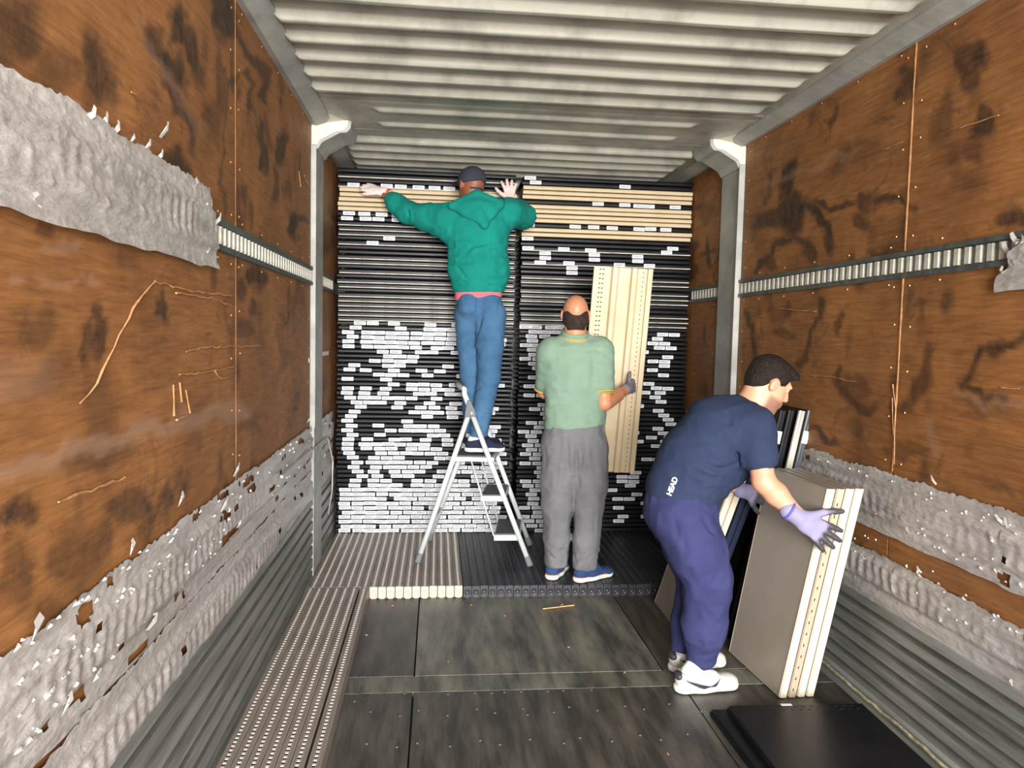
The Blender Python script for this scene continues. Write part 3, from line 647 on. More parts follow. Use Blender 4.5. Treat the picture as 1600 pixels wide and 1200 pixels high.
for ya in (.3,):
    mb = MB(); mb.tube([at_h(nb0, ntp, ya), at_h(fb0, ftp, ya)], .009, 8); lb('cross_bar', mb, LADM, smooth=True)

# ------------------------------------------------------------------ implicit bodies -> continuous surfaces
def nrm(v): v = np.asarray(v, float); return v/np.linalg.norm(v)
class Vol:
    def __init__(s, h=.007): s.h = h; s.P = []; s.C = []; s.R = []; s.N = []
    def ell(s, c, r, ax=None, k=.02): s.P.append(('e', np.array(c, float), np.array(r, float), np.eye(3) if ax is None else np.array(ax, float), k)); return s
    def cone(s, a, b, ra, rb, k=.02, thin=None, f=1.): s.P.append(('c', np.array(a, float), np.array(b, float), ra, rb, None if thin is None else nrm(thin), f, k)); return s
    def chain(s, pts, rs, k=.015, thin=None, f=1.):
        for i in range(len(pts)-1): s.cone(pts[i], pts[i+1], rs[i], rs[i+1], k, thin, f)
        return s
    def sub(s, c, r, ax=None, k=.01): s.P.append(('s', np.array(c, float), np.array(r, float), np.eye(3) if ax is None else np.array(ax, float), k)); return s
    def cut(s, p, n): s.C.append((np.array(p, float), nrm(n))); return s
    def crease(s, a, b, w=.012, d=.01): s.R.append((np.array(a, float), np.array(b, float), w, d)); return s
    def noise(s, amp, cell): s.N.append((amp, cell)); return s
    def bounds(s, p, pad):
        if p[0] == 'c': m = max(p[3], p[4])/min(1, p[6])*1.0+pad; return np.minimum(p[1], p[2])-m, np.maximum(p[1], p[2])+m
        m = p[2].max()+pad; return p[1]-m, p[1]+m
    def build(s):
        h = s.h; pos = [p for p in s.P if p[0] != 's']
        B = [s.bounds(p, 0.0) for p in pos]; lo = np.min([b[0] for b in B], 0)-4*h; hi = np.max([b[1] for b in B], 0)+4*h
        n = np.ceil((hi-lo)/h).astype(int)+1; D = np.full(n, .05); s.lo = lo
        ax = [lo[i]+h*np.arange(n[i]) for i in range(3)]
        def sl(b0, b1):
            i0 = np.clip(np.floor((b0-lo)/h).astype(int), 0, n-2); i1 = np.clip(np.ceil((b1-lo)/h).astype(int)+1, i0+1, n); return tuple(slice(a, b) for a, b in zip(i0, i1))
        def seg(X, a, b):
            ab = b-a; t = np.clip(((X-a)@ab)/max(ab@ab, 1e-12), 0, 1); return t, X-a-t[..., None]*ab
        for p in s.P:
            k = p[-1]; q = sl(*s.bounds(p, k+3*h)); X = np.stack(np.meshgrid(*[ax[i][q[i]] for i in range(3)], indexing='ij'), -1)
            if p[0] == 'c':
                _, a, b, ra, rb, th, f, k = p; t, w = seg(X, a, b)
                if th is not None: c = w@th; w = w+c[..., None]*th*(1/f-1)
                d = (np.linalg.norm(w, axis=-1)-(ra+(rb-ra)*t))*(f if th is not None and f < 1 else 1)
            else:
                _, c, r, R, k = p; Y = (X-c)@R.T; k0 = np.linalg.norm(Y/r, axis=-1); k1 = np.linalg.norm(Y/(r*r), axis=-1); d = k0*(k0-1)/np.maximum(k1, 1e-6)
            o = D[q]
            if p[0] == 's': d = -d; hh = np.clip(.5-.5*(o-d)/k, 0, 1); D[q] = o*(1-hh)+d*hh+k*hh*(1-hh)
            else: hh = np.clip(.5+.5*(o-d)/k, 0, 1); D[q] = o*(1-hh)+d*hh-k*hh*(1-hh)
        for a, b, w, dep in s.R:
            q = sl(np.minimum(a, b)-3*w, np.maximum(a, b)+3*w); X = np.stack(np.meshgrid(*[ax[i][q[i]] for i in range(3)], indexing='ij'), -1)
            t, v = seg(X, a, b); dd = np.linalg.norm(v, axis=-1); D[q] += dep*np.exp(-(dd/w)**2)*np.sin(np.clip(t*.8+.1, 0, 1)*math.pi) - .18*dep*np.exp(-((dd-1.8*w)/w)**2)
        for amp, cell in s.N:
            g = rng.random([int(math.ceil(n[i]*h/cell[i]))+2 for i in range(3)])
            for i in range(3):
                u = np.arange(n[i])*h/cell[i]; j = u.astype(int); f = u-j; f = f*f*(3-2*f); sh = [1, 1, 1]; sh[i] = -1; f = f.reshape(sh); g = np.take(g, j, i)*(1-f)+np.take(g, j+1, i)*f
            D += amp*(np.abs(g-.5)*4-1)
        if s.C:
            X = np.stack(np.meshgrid(*ax, indexing='ij'), -1)
            for p, nn in s.C: D = np.maximum(D, (X-p)@nn)
        return D
    def mesh(s, name, cfn=None):
        D = s.build(); h = s.h; I = D < 0; n = np.array(D.shape)
        c = np.zeros(n-1, int); 
        for dx in (0, 1):
            for dy in (0, 1):
                for dz in (0, 1): c += I[dx:n[0]-1+dx, dy:n[1]-1+dy, dz:n[2]-1+dz]
        act = (c > 0) & (c < 8); cells = np.argwhere(act); idx = -np.ones(n-1, int); idx[act] = np.arange(len(cells))
        cor = np.array([(a, b, d) for a in (0, 1) for b in (0, 1) for d in (0, 1)]); val = np.stack([D[tuple((cells+o).T)] for o in cor], 1)
        P = np.zeros((len(cells), 3)); cnt = np.zeros(len(cells))
        for i in range(8):
            for j in range(i+1, 8):
                if abs(cor[i]-cor[j]).sum() != 1: continue
                a, b = val[:, i], val[:, j]; m = (a < 0) != (b < 0); t = np.where(m, a/np.where(m, a-b, 1), 0)
                P += np.where(m[:, None], cor[i]+t[:, None]*(cor[j]-cor[i]), 0); cnt += m
        V = s.lo+h*(cells+P/cnt[:, None]); F = []
        for ax in range(3):
            o1, o2 = [(1, 2), (2, 0), (0, 1)][ax]; sl0 = [slice(None)]*3; sl1 = [slice(None)]*3; sl0[ax] = slice(0, -1); sl1[ax] = slice(1, None)
            a, b = I[tuple(sl0)], I[tuple(sl1)]; E = np.argwhere(a != b); E = E[(E[:, o1] > 0) & (E[:, o2] > 0) & (E[:, o1] < n[o1]-1) & (E[:, o2] < n[o2]-1)]
            e1 = np.zeros(3, int); e2 = np.zeros(3, int); e1[o1] = 1; e2[o2] = 1
            q = np.stack([idx[tuple((E-e1-e2).T)], idx[tuple((E-e2).T)], idx[tuple(E.T)], idx[tuple((E-e1).T)]], 1)
            fl_ = ~a[tuple(E.T)]; q[fl_] = q[fl_][:, ::-1]; F.append(q)
        F = np.concatenate(F)
        # light smoothing
        for _ in range(2):
            S_ = np.zeros_like(V); K = np.zeros(len(V))
            for i in range(4):
                a, b = F[:, i], F[:, (i+1) % 4]; np.add.at(S_, a, V[b]); np.add.at(K, a, 1); np.add.at(S_, b, V[a]); np.add.at(K, b, 1)
            V = V+.4*(S_/K[:, None]-V)
        me = bpy.data.meshes.new(name); me.vertices.add(len(V)); me.vertices.foreach_set('co', V.ravel()); me.loops.add(F.size); me.loops.foreach_set('vertex_index', F.ravel())
        me.polygons.add(len(F)); me.polygons.foreach_set('loop_start', np.arange(0, F.size, 4)); me.update(calc_edges=True); me.validate(); me.shade_smooth()
        if cfn is not None:
            c = cfn(V); a = me.color_attributes.new('col', 'FLOAT_COLOR', 'POINT'); a.data.foreach_set('color', np.concatenate([c, np.ones((len(V), 1))], 1).ravel().astype('f'))
        return me
    def obj(s, name, m, base, cfn=None):
        me = s.mesh(name, cfn); me.transform(Matrix.Translation(-(base.location if base.parent is None else base.parent.location))); return link(name, me, m, base)

def frame(fwd, up):
    f = nrm(fwd); u = np.array(up, float); u = nrm(u-f*(u@f)); return f, u, np.cross(f, u)   # forward, up, right side
def head(vol, c, f, u, s, sc=1.):
    R = np.array([s, f, u])
    L = lambda a, b, d: c+sc*(s*a+f*b+u*d)
    vol.ell(L(0, -.012, .03), np.array((.074, .094, .088))*sc, R, .02); vol.ell(L(0, .03, -.045), np.array((.056, .062, .066))*sc, R, .03)
    vol.ell(L(0, .066, -.088), np.array((.024, .020, .018))*sc, R, .02)                               # chin
    vol.cone(L(0, .086, .022), L(0, .103, -.016), .008*sc, .0115*sc, .012); vol.ell(L(.010, .093, -.020), np.array((.009,)*3)*sc, R, .006); vol.ell(L(-.010, .093, -.020), np.array((.009,)*3)*sc, R, .006)
    vol.cone(L(-.035, .078, .036), L(.035, .078, .036), .011*sc, .011*sc, .014)                        # brow
    vol.cone(L(-.02, .088, -.048), L(.02, .088, -.048), .007*sc, .007*sc, .006); vol.cone(L(-.016, .086, -.060), L(.016, .086, -.060), .008*sc, .008*sc, .006)
    for q in (-1, 1):
        vol.sub(L(q*.032, .096, .016), np.array((.017, .014, .012))*sc, R, .008); vol.ell(L(q*.031, .073, .016), np.array((.012, .011, .010))*sc, R, .003)
        vol.ell(L(q*.080, -.006, .0), np.array((.010, .019, .031))*sc, R, .008); vol.sub(L(q*.090, .002, .004), np.array((.006, .010, .016))*sc, R, .004)
    return L, R
def hand(vol, wrist, palm_dir, normal, side, spread=(.25, .08, -.08, -.25), curl=(.1,)*4, L=.19, thumb=(.8, .3), rs=1., tl=1.):
    """palm_dir points to the fingers, normal out of the back of the hand, side=+1/-1 on which side (cross(palm,normal)) the thumb sits"""
    d = nrm(palm_dir); n = np.array(normal, float); n = nrm(n-d*(n@d)); x = np.cross(d, n)*side; k = L/.19
    pc = wrist+d*.05*k
    vol.cone(wrist, wrist+d*.03*k, .027*k, .034*k, .015, n, .62)
    vol.cone(wrist+d*.03*k+x*.008*k, wrist+d*.085*k+x*.018*k, .026*k, .024*k, .012, n, .55); vol.cone(wrist+d*.03*k-x*.008*k, wrist+d*.082*k-x*.020*k, .026*k, .022*k, .012, n, .55)
    for i, (len_, off_) in enumerate(((.072, .030), (.080, .010), (.074, -.011), (.058, -.031))):
        a = wrist+d*(.086-.006*abs(off_)/.03)*k+x*off_*k; fd = nrm(d+x*spread[i]); c = curl[i]; p = [a]; ang = c*.5
        for q in (.45, .31, .24):
            v = fd*math.cos(ang)-n*math.sin(ang); p.append(p[-1]+v*len_*q*k); ang += c
        vol.chain(p, [.0108*k*rs, .0100*k*rs, .0092*k*rs, .0080*k*rs], .004)
    t0 = wrist+d*.028*k+x*.022*k; td = nrm(d*math.cos(thumb[0])+x*math.sin(thumb[0])-n*thumb[1]); t1 = t0+td*.045*k*tl; t2 = t1+nrm(td+d*.25)*.034*k*tl; t3 = t2+nrm(td+d*.45)*.026*k*tl
    vol.chain([t0, t1, t2, t3], [.0165*k, .0125*k, .0108*k, .0088*k], .008)
    return pc
def shoe(base, toe_dir, heel, z0, L, colu, cols, name='shoe', lift=0, wid=.048, ank=.05, high=.085, lacem=None):
    d = nrm((toe_dir[0], toe_dir[1], 0)); s = np.array([d[1], -d[0], 0]); u = np.array([0, 0, 1.])
    P = lambda a, b, c: np.array([heel[0], heel[1], z0])+d*a*L+s*b*wid+u*c
    v = Vol(.005); v.cone(P(.15, 0, .045), P(.40, 0, .045), .036, .040, .02, u, .95); v.cone(P(.40, 0, .04), P(.80, -.08, .030), .042, .040, .025, u, .65); v.ell(P(.83, -.1, .028), (.042, .042, .026), None, .02)
    v.cone(P(.16, 0, .055), P(.20, 0, high), .036, ank*.78, .02); v.cone(P(.30, 0, .065), P(.58, 0, .055), .030, .026, .02); v.cut(P(0, 0, .014), -u); v.cut(P(.2, 0, high), nrm(u*1.0-d*.22))
    so = v.obj(name, colu, base)
    w = Vol(.005); w.cone(P(.14, 0, .018), P(.42, -.02, .018), .041, .040, .02, u, .9); w.cone(P(.42, -.02, .018), P(.83, -.1, .018), .040, .047, .03, u, .9); w.cut(P(0, 0, .001), -u); w.cut(P(0, 0, .027), u)
    so_ = w.obj('shoe_sole', cols, so)
    if lacem:
        mb = MB()
        for i in range(4):
            a = .34+.085*i; z = high*1.02-.004-.0095*i; mb.tube([P(a, -.42, z-.008)-np.array(base.location), P(a+.02, 0, z+.004)-np.array(base.location), P(a, .42, z-.008)-np.array(base.location)], .003, 6)
        mb.build('shoe_lace', lacem, so)
    return so, P
def cloth(name, c, c2, b=.35, sc=350, rough=.9): return mat(name, c, rough, 0, c2, 5, bump=b, bscale=sc, spec=.2)
SKIN1 = mat('dark_brown_skin', '#7a4a33', .5, attr='col'); SKIN2 = mat('warm_tan_skin', '#c58a68', .45, attr='col'); SKIN3 = mat('light_skin', '#e0a888', .5, attr='col')
TEAL = cloth('teal_fleece', '#128478', '#0f766b'); PINK = cloth('pink_tee', '#e2747c', '#d86a74'); JEAN = cloth('blue_denim', '#4d7498', '#3b5f82', .5, 500); CAPM = cloth('charcoal_cap_cloth', '#3d3f4a', '#34363f')
SAGE = cloth('sage_pique', '#7f9886', '#768e7d'); YEL = cloth('yellow_trim', '#e0ae3c', '#d8a536'); GREYT = cloth('grey_jersey', '#77777a', '#68686c', .5); NAVY = cloth('navy_tee_cloth', '#2b3650', '#262f47'); IND = cloth('indigo_joggers', '#373a63', '#303358')
GLW = cloth('white_knit_glove', '#ead9d4', '#dfc4be', .6, 250); GLR = cloth('red_glove_cuff', '#d94d3f', '#c94438'); GLD = mat('dark_nitrile_coating', '#3a393f', .55); GLG = cloth('grey_violet_glove', '#75727f', '#6a6774')
HAIR = mat('black_hair', '#17110f', .65, 0, '#241b17', 60, (1, 1, 1), .8, 160, spec=.2); HAIR2 = mat('cropped_dark_hair', '#2b211d', .75, 0, '#41332c', 60, (1, 1, 1), .8, 200, spec=.2); SHB = cloth('blue_knit_shoe', '#36507c', '#2c4168'); SOLW = mat('white_rubber_sole', '#e9e6de', .55); SHN = cloth('navy_canvas_shoe', '#25283f', '#2c3048'); SHW = mat('white_shoe_leather', '#cfcdc9', .4, 0, '#c4c2be', 12); SWO = mat('dark_shoe_mark', '#33343a', .5)
SOCK = cloth('white_sock', '#eeeeee', '#e2e2e2'); ORG = mat('orange_shoe_line', '#e0784a', .6)
def solid(c):
    c = np.array(lin(c)[:3]); return lambda V: np.tile(c, (len(V), 1))
def skincol(base, red, L, R, c, beard=None, hair=None, lipc='#a0564a'):
    b, r_, l_ = (np.array(lin(q)[:3]) for q in (base, red, lipc)); ha = np.array(lin('#1c1512')[:3])
    def fn(V):
        X = (V-c)@R.T; col = np.tile(b, (len(V), 1)); sm = lambda t: np.clip(t, 0, 1)[:, None]
        near = (np.linalg.norm(X, axis=1) < .16)
        m = sm((.022-np.abs(X[:, 0]))*200)*sm((.011-np.abs(X[:, 2]+.054))*300)*sm((X[:, 1]-.085)*300)*near[:, None]; col = col*(1-m)+l_*m
        m = sm((np.abs(X[:, 0])-.072)*150)*near[:, None]*.5; col = col*(1-m)+r_*m
        if beard: m = sm((-.028-X[:, 2])*60)*sm((X[:, 1]+.0)*60)*sm((X[:, 2]+.13)*60)*near[:, None]*beard; col = col*(1-m)+np.array(lin('#6d5044')[:3])*m
        for q in (-1, 1):
            e = np.linalg.norm((X-np.array([q*.033, .088, .040]))/np.array([.02, .02, .005]), axis=1); m = sm((1.2-e)*3)*.85; col = col*(1-m)+ha*m
            e = np.linalg.norm((X-np.array([q*.031, .088, .016]))/np.array([.012, .02, .007]), axis=1); m = sm((1.2-e)*4)*.9; col = col*(1-m)+np.array([.6, .58, .55])*m
            e = np.linalg.norm((X-np.array([q*.031, .090, .016]))/np.array([.005, .02, .005]), axis=1); m = sm((1.2-e)*4); col = col*(1-m)+ha*m
        if hair: col = hair(col, X, sm)
        return col
    return fn
def folds(v, a, b, r, n, ax, w=.010, d=.007, tilt=.3, front=None):
    """n short creases around a limb a->b"""
    a = np.array(a, float); b = np.array(b, float); t = nrm(b-a)
    for _ in range(n):
        q = random.random(); c = a+(b-a)*q; p = np.cross(t, nrm([random.gauss(0, 1) for _ in range(3)])); p = nrm(p)
        if front is not None and p@np.array(front) < 0: p = -p
        s_ = np.cross(t, p)*r*random.uniform(.5, .95); e = t*random.gauss(0, tilt)*r
        v.crease(c+p*r-s_*.6+e, c+p*r*1.02+s_*.6-e, w*random.uniform(.7, 1.3), d*random.uniform(.5, 1.2))

# ---- man on the ladder
pz = ZPLAT+.004
m1 = empty('person', (.25, 4.62, pz), label='person in teal hoodie, dark cap and jeans standing on the ladder', cat='person')
hc = aty(736, 291, 4.80); hf_, hu, hs = frame((-.50, .86, -.02), (0.05, -.02, 1)); 
nk = aty(742, 325, 4.77); SL, SR = aty(698, 340, 4.78), aty(796, 332, 4.78); ch = aty(746, 360, 4.76); wa = aty(748, 440, 4.72); hp = aty(749, 478, 4.71)
EL, WLh = aty(636, 332, 4.93), aty(598, 300, 5.02); ER, WRh = aty(817, 338, 4.90), aty(796, 314, 5.01)
HL, HR = aty(733, 490, 4.75), aty(767, 492, 4.68); KL, KR = aty(736, 585, 4.72), aty(764, 590, 4.60); AL, AR = aty(737, 672, 4.72), aty(748, 682, 4.57)
b = Vol(.0052); Lh, Rh = head(b, hc, hf_, hu, hs, .98); b.cone(hc-hu*.04-hf_*.02, nk-np.array([0, 0, .05]), .056, .06, .03)
b.cone(SL, SR, .05, .05, .04); b.cone(ch, wa, .10, .09, .05, (0, 1, 0), .7); b.cone(wa, hp, .10, .10, .05, (0, 1, 0), .75)
b.chain([SL, EL, WLh], [.045, .034, .026]); b.chain([SR, ER, WRh], [.045, .034, .026]); b.chain([HL, KL, AL], [.06, .042, .03]); b.chain([HR, KR, AR], [.06, .042, .03])
H1 = ((WLh, (-.90, .22, .28), (0.1, -.75, .62), -1, (.10, .03, -.03, -.10), (.45, .2)), (WRh, (.0, .18, 1), (0, -1, .18), -1, (.42, .12, -.10, -.36), (1.0, .05)))
for (W_, dr, nm, sd, sp_, th_) in H1: hand(b, W_, dr, nm, sd, sp_, (.1, .08, .08, .1), L=.165, thumb=th_, rs=.72)
b.obj('body', SKIN1, m1, skincol('#8a5338', '#9a5a40', Lh, Rh, hc))
# hoodie
v = Vol(.006)
v.cone(SL+np.array([.03, 0, -.02]), SR+np.array([-.03, 0, -.02]), .080, .080, .05, (0, 1, 0), .95); v.cone(nk+np.array([0, 0, -.03]), ch, .085, .17, .04, (0, 1, 0), .66)
v.cone(ch+np.array([0, 0, -.01]), wa+np.array([0, 0, .06]), .185, .175, .05, (0, 1, 0), .68); v.cone(wa+np.array([0, 0, .06]), wa+np.array([.0, 0, -.02]), .178, .150, .04, (0, 1, 0), .72); v.cone(wa+np.array([0, 0, -.02]), wa+np.array([0, 0, -.07]), .143, .140, .02, (0, 1, 0), .75)
CL = lerp(EL, WLh, .66); CRt = lerp(ER, WRh, .60)
v.chain([SL, lerp(SL, EL, .5)+np.array([0, 0, -.015]), EL, lerp(EL, WLh, .45), CL], [.092, .080, .066, .060, .040], .03); v.chain([SR, ER, lerp(ER, WRh, .5), CRt], [.092, .078, .066, .046], .03)
v.cone(lerp(SL, EL, .1)+np.array([.03, 0, -.08]), lerp(SL, EL, .45)+np.array([0, 0, -.04]), .07, .05, .05)
v.cut(wa+np.array([0, 0, -.070]), np.array([.03, 0, -1])); v.cut(lerp(EL, WLh, .93), WLh-EL) if False else None
for (x0, y0, x1, y1, w, d) in ((650, 330, 668, 350, .012, .014), (672, 322, 690, 352, .012, .012), (628, 318, 645, 342, .010, .012), (612, 305, 628, 325, .010, .010), (700, 372, 745, 400, .014, .010), (735, 388, 780, 372, .012, .010), (700, 355, 712, 378, .014, .014), (730, 425, 785, 405, .012, .009), (742, 438, 786, 422, .012, .009), (712, 415, 735, 440, .012, .008), (755, 395, 790, 375, .012, .008), (690, 352, 730, 380, .012, .008), (716, 440, 780, 448, .008, .008), (806, 335, 820, 352, .01, .01)):
    Yb = 4.62 if 690 < x0 < 800 else 4.84 if x0 < 690 else 4.82
    v.crease(aty(x0, y0, Yb), aty(x1, y1, Yb), w, d)
v.noise(.004, (.07, .2, .05)).noise(.003, (.04, .1, .05))
v.obj('hoodie', TEAL, m1)
w_ = Vol(.005); hb = aty(757, 352, 4.615)
w_.cone(aty(706, 322, 4.69), aty(745, 306, 4.70), .026, .034, .02); w_.cone(aty(745, 306, 4.70), aty(782, 318, 4.69), .034, .026, .02)
w_.cone(aty(715, 326, 4.68), hb, .024, .016, .03); w_.cone(aty(780, 322, 4.68), hb, .022, .016, .03); w_.ell(aty(747, 328, 4.665), (.115, .045, .070), None, .03); w_.cone(aty(748, 335, 4.65), hb, .045, .018, .02)
w_.sub(hc-hu*.085-hf_*.0, (.068, .085, .05), None, .015); w_.crease(aty(738, 318, 4.62), aty(757, 345, 4.61), .008, .006)
w_.obj('hood', TEAL, m1)
t = Vol(.006); t.cone(wa+np.array([0, 0, -.055]), wa+np.array([.0, 0, -.11]), .148, .148, .02, (0, 1, 0), .74); t.cut(wa+np.array([0, 0, -.108]), np.array([.10, 0, -1])); t.cut(wa+np.array([0, 0, -.05]), (0, 0, 1)); t.obj('tee_hem', PINK, m1)
j = Vol(.006); j.cone(wa+np.array([0, 0, -.09]), hp, .138, .142, .04, (0, 1, 0), .72)
j.chain([HL, lerp(HL, KL, .5), KL, AL+np.array([0, 0, .02])], [.094, .080, .064, .052], .02); j.chain([HR, lerp(HR, KR, .5), KR, AR+np.array([0, 0, .02])], [.096, .084, .068, .054], .02); j.ell(hp+np.array([-.06, -.05, 0]), (.07, .06, .08)); j.ell(hp+np.array([.06, -.05, 0]), (.07, .06, .08))
j.cut(AL+np.array([0, 0, -.02]), (0, 0, -1)); j.crease(hp+np.array([0, -.13, -.02]), hp+np.array([.0, -.08, -.2]), .014, .014)
folds(j, KL, AL, .056, 12, 0, front=(0, -1, 0)); folds(j, KR, AR, .058, 16, 0, front=(0, -1, 0)); folds(j, HR, KR, .08, 8, 0, front=(0, -1, 0)); folds(j, HL, KL, .08, 8, 0, front=(0, -1, 0)); j.noise(.003, (.08, .08, .035))
jo = j.obj('jeans', JEAN, m1)
# pockets
for cx in (-.068, .066):
    p = hp+np.array([cx, -.118, -.005])-np.array(m1.location); mb = MB()
    mb.tube([p+np.array(q) for q in ((-.042, .004, .045), (-.040, -.004, -.035), (0, -.008, -.052), (.040, -.002, -.035), (.042, .006, .045), (-.042, .004, .045))], .0022, 5); mb.build('back_pocket_seam', mat('denim_seam', '#3a5f88', .8) if 'denim_seam' not in MATS else MATS['denim_seam'], jo)
# cap
c_ = Vol(.005); cc_ = hc+hu*.035-hf_*.008; c_.ell(cc_, np.array((.084, .103, .088)), Rh, .01); c_.cut(cc_-hu*.030+hf_*-.02, -hu*1.0+hf_*-.10); c_.sub(hc-hf_*.115-hu*.006, (.034, .034, .026), None, .004)
co = c_.obj('baseball_cap', CAPM, m1)
br = Vol(.004); q0 = hc+hf_*.10+hu*.040; br.ell(q0+hf_*.025-hu*.004, (.066, .068, .007), Rh, .004); br.cut(q0-hf_*.02, -hf_); br.obj('cap_brim', mat('black_brim', '#1c1c22', .7), co)
mb = MB(); bl = np.array(m1.location); mb.tube([hc-hf_*.098+hs*x_-hu*.028-bl+hf_*(abs(x_)*.6) for x_ in np.linspace(-.05, .05, 9)], .006, 6, flat=.4); mb.build('cap_strap', CAPM, co)
for (W_, dr, nm, sd, sp_, th_) in H1:
    g = Vol(.0034); hand(g, W_, dr, nm, sd, sp_, (.1, .08, .08, .1), L=.172, thumb=th_, rs=1.12); g.cone(W_, W_-nrm(dr)*.03, .031, .032, .01); g.noise(.0012, (.01, .01, .01)); go = g.obj('glove', GLW, m1)
    cf = Vol(.004); cf.cone(W_-nrm(dr)*.030, W_-nrm(dr)*.046, .033, .034, .002); cf.cut(W_-nrm(dr)*.028, dr); cf.cut(W_-nrm(dr)*.048, -nrm(dr)); cf.obj('glove_cuff', GLR, go)
for A_, hx in ((AL, aty(724, 697, 4.72)), (AR, aty(727, 700, 4.56))):
    so, P_ = shoe(m1, (.97, .22) if A_ is AL else (.985, .12), hx, pz+.007, .245, SHN, SOLW, high=.075)
    k_ = Vol(.005); k_.cone(A_+np.array([.0, 0, -.0]), P_(.2, 0, .07), .036, .035, .01); k_.obj('sock', SOCK, m1)

# ---- man with the tall panel
m2 = empty('person', (.80, 4.12, PH), label='balding person in sage green polo and grey trousers holding a cream panel', cat='person')
hc = aty(899, 493, 4.13); hf_, hu, hs = frame((.10, 1, -.10), (0, .12, 1)); nk = aty(898, 524, 4.13)
SL, SR = aty(860, 549, 4.15), aty(938, 547, 4.14); ch = aty(898, 575, 4.15); wa = aty(899, 650, 4.14); hp = aty(899, 690, 4.14)
ER, WRh = aty(944, 630, 4.08), aty(981, 607, 4.31); EL, WLh = aty(852, 612, 4.22), aty(890, 606, 4.36)
HL, HR = aty(875, 700, 4.14), aty(922, 700, 4.13); KL, KR = aty(871, 790, 4.12), aty(920, 792, 4.09); AL, AR = aty(869, 876, 4.12), aty(913, 880, 4.07)
b = Vol(.0050); Lh, Rh = head(b, hc, hf_, hu, hs, .94); b.cone(hc-hu*.05-hf_*.02, nk-np.array([0, 0, .05]), .058, .066, .03); b.cone(SL, SR, .05, .05, .04); b.cone(ch, wa, .11, .11, .05, (0, 1, 0), .7); b.cone(wa, hp, .11, .11, .05, (0, 1, 0), .75)
b.chain([SR, ER, WRh], [.048, .042, .027], .015); b.cone(lerp(ER, WRh, .15), lerp(ER, WRh, .55), .042, .036, .02); b.chain([SL, EL, WLh], [.048, .040, .027], .015); b.chain([HL, KL, AL], [.06, .045, .034]); b.chain([HR, KR, AR], [.06, .045, .034])
H2 = ((WRh, (.62, .75, .12), (.74, -.6, .1), -1), (WLh, (.5, .86, .1), (-.6, .3, .7), 1))
for W_, dr, nm, sd in H2: hand(b, W_, dr, nm, sd, (.1, .03, -.03, -.1), (.5, .5, .5, .5), L=.164, thumb=(.9, .2), rs=.75)
def h2(col, X, sm):
    ring = sm((.004-X[:, 2])*50)*sm((X[:, 2]+.070)*50)*0*sm((.045-X[:, 1])*60)*(1-sm((np.abs(X[:, 0])-.0725)*200))*.93
    n = rng.random(len(X))[:, None]*.15; col = col*(1-ring)+(np.array(lin('#2a201d')[:3])+.04*n)*ring; return col
b.obj('body', SKIN2, m2, skincol('#bd8160', '#cf8a78', Lh, Rh, hc, hair=h2))
hv = Vol(.0040); hv.ell(hc-hu*.012-hf_*.018, (.0735, .0875, .075), Rh, .01); hv.cone(hc-hu*.05-hf_*.03, hc-hu*.082-hf_*.032, .060, .052, .02)
hv.sub(hc+hu*.050-hf_*.085, (.050, .060, .062), Rh, .015); hv.sub(hc+hu*.075+hf_*.0, (.095, .13, .068), Rh, .02); hv.cut(hc+hf_*.012, hf_); hv.cut(hc-hu*.088, -hu)
for q in (-1, 1): hv.sub(hc+hs*q*.080+hf_*.004, (.016, .024, .036), Rh, .004); hv.sub(hc+hs*q*.075-hu*.085, (.03, .06, .035), Rh, .015)
hv.noise(.0012, (.008, .008, .008)); hv.obj('hair', HAIR2, m2)
v = Vol(.006); v.cone(SL+np.array([.02, 0, -.01]), SR+np.array([-.02, 0, -.01]), .068, .068, .05, (0, 1, 0), .95); v.cone(nk+np.array([0, .0, -.035]), ch, .070, .165, .04, (0, 1, 0), .66)
v.cone(ch, wa, .178, .158, .05, (0, 1, 0), .72); v.cone(wa, wa+np.array([0, 0, -.08]), .162, .166, .03, (0, 1, 0), .78)
sR = lerp(SR, ER, .66); sL = lerp(SL, EL, .78); v.cone(SR, sR, .074, .063, .03); v.cone(SL, sL, .074, .063, .03)
v.cut(wa+np.array([0, 0, -.058]), (.10, 0, -1))
for (x0, y0, x1, y1, w, d) in ((856, 640, 920, 650, .014, .006), (862, 652, 942, 655, .012, .007), (930, 560, 926, 605, .016, .008), (864, 562, 862, 605, .016, .007), (935, 615, 900, 640, .014, .005), (862, 662, 935, 662, .010, .006)): v.crease(aty(x0, y0, 4.02), aty(x1, y1, 4.02), w, d)
v.noise(.0035, (.09, .2, .05)).noise(.002, (.05, .1, .03)); vo = v.obj('polo_shirt', SAGE, m2)
def band(name, m, par, p, n, r, hgt, thin=None, f=1, hole=0):
    g = Vol(.0035); n = nrm(n); g.cone(p-n*.03, p+n*.03, r, r, .004, thin, f); g.cut(p+n*hgt/2, n); g.cut(p-n*hgt/2, -n); return g.obj(name, m, par)
dR = SR-ER; dL = SL-EL
band('sleeve_trim', YEL, vo, sR-nrm(dR)*.040, dR, .0665, .006); band('sleeve_trim', YEL, vo, sR-nrm(dR)*.051, dR, .066, .005); band('sleeve_trim', YEL, vo, sL-nrm(dL)*.042, dL, .0665, .006)
cn = nk+np.array([0, .0, .0]); band('collar', SAGE, vo, cn, (0, -.30, 1), .078, .050, None); band('collar_trim', YEL, vo, cn-np.array([0, 0, .006]), (0, -.30, 1), .0805, .005); band('collar_trim', YEL, vo, cn-np.array([0, 0, .015]), (0, -.30, 1), .0808, .004)
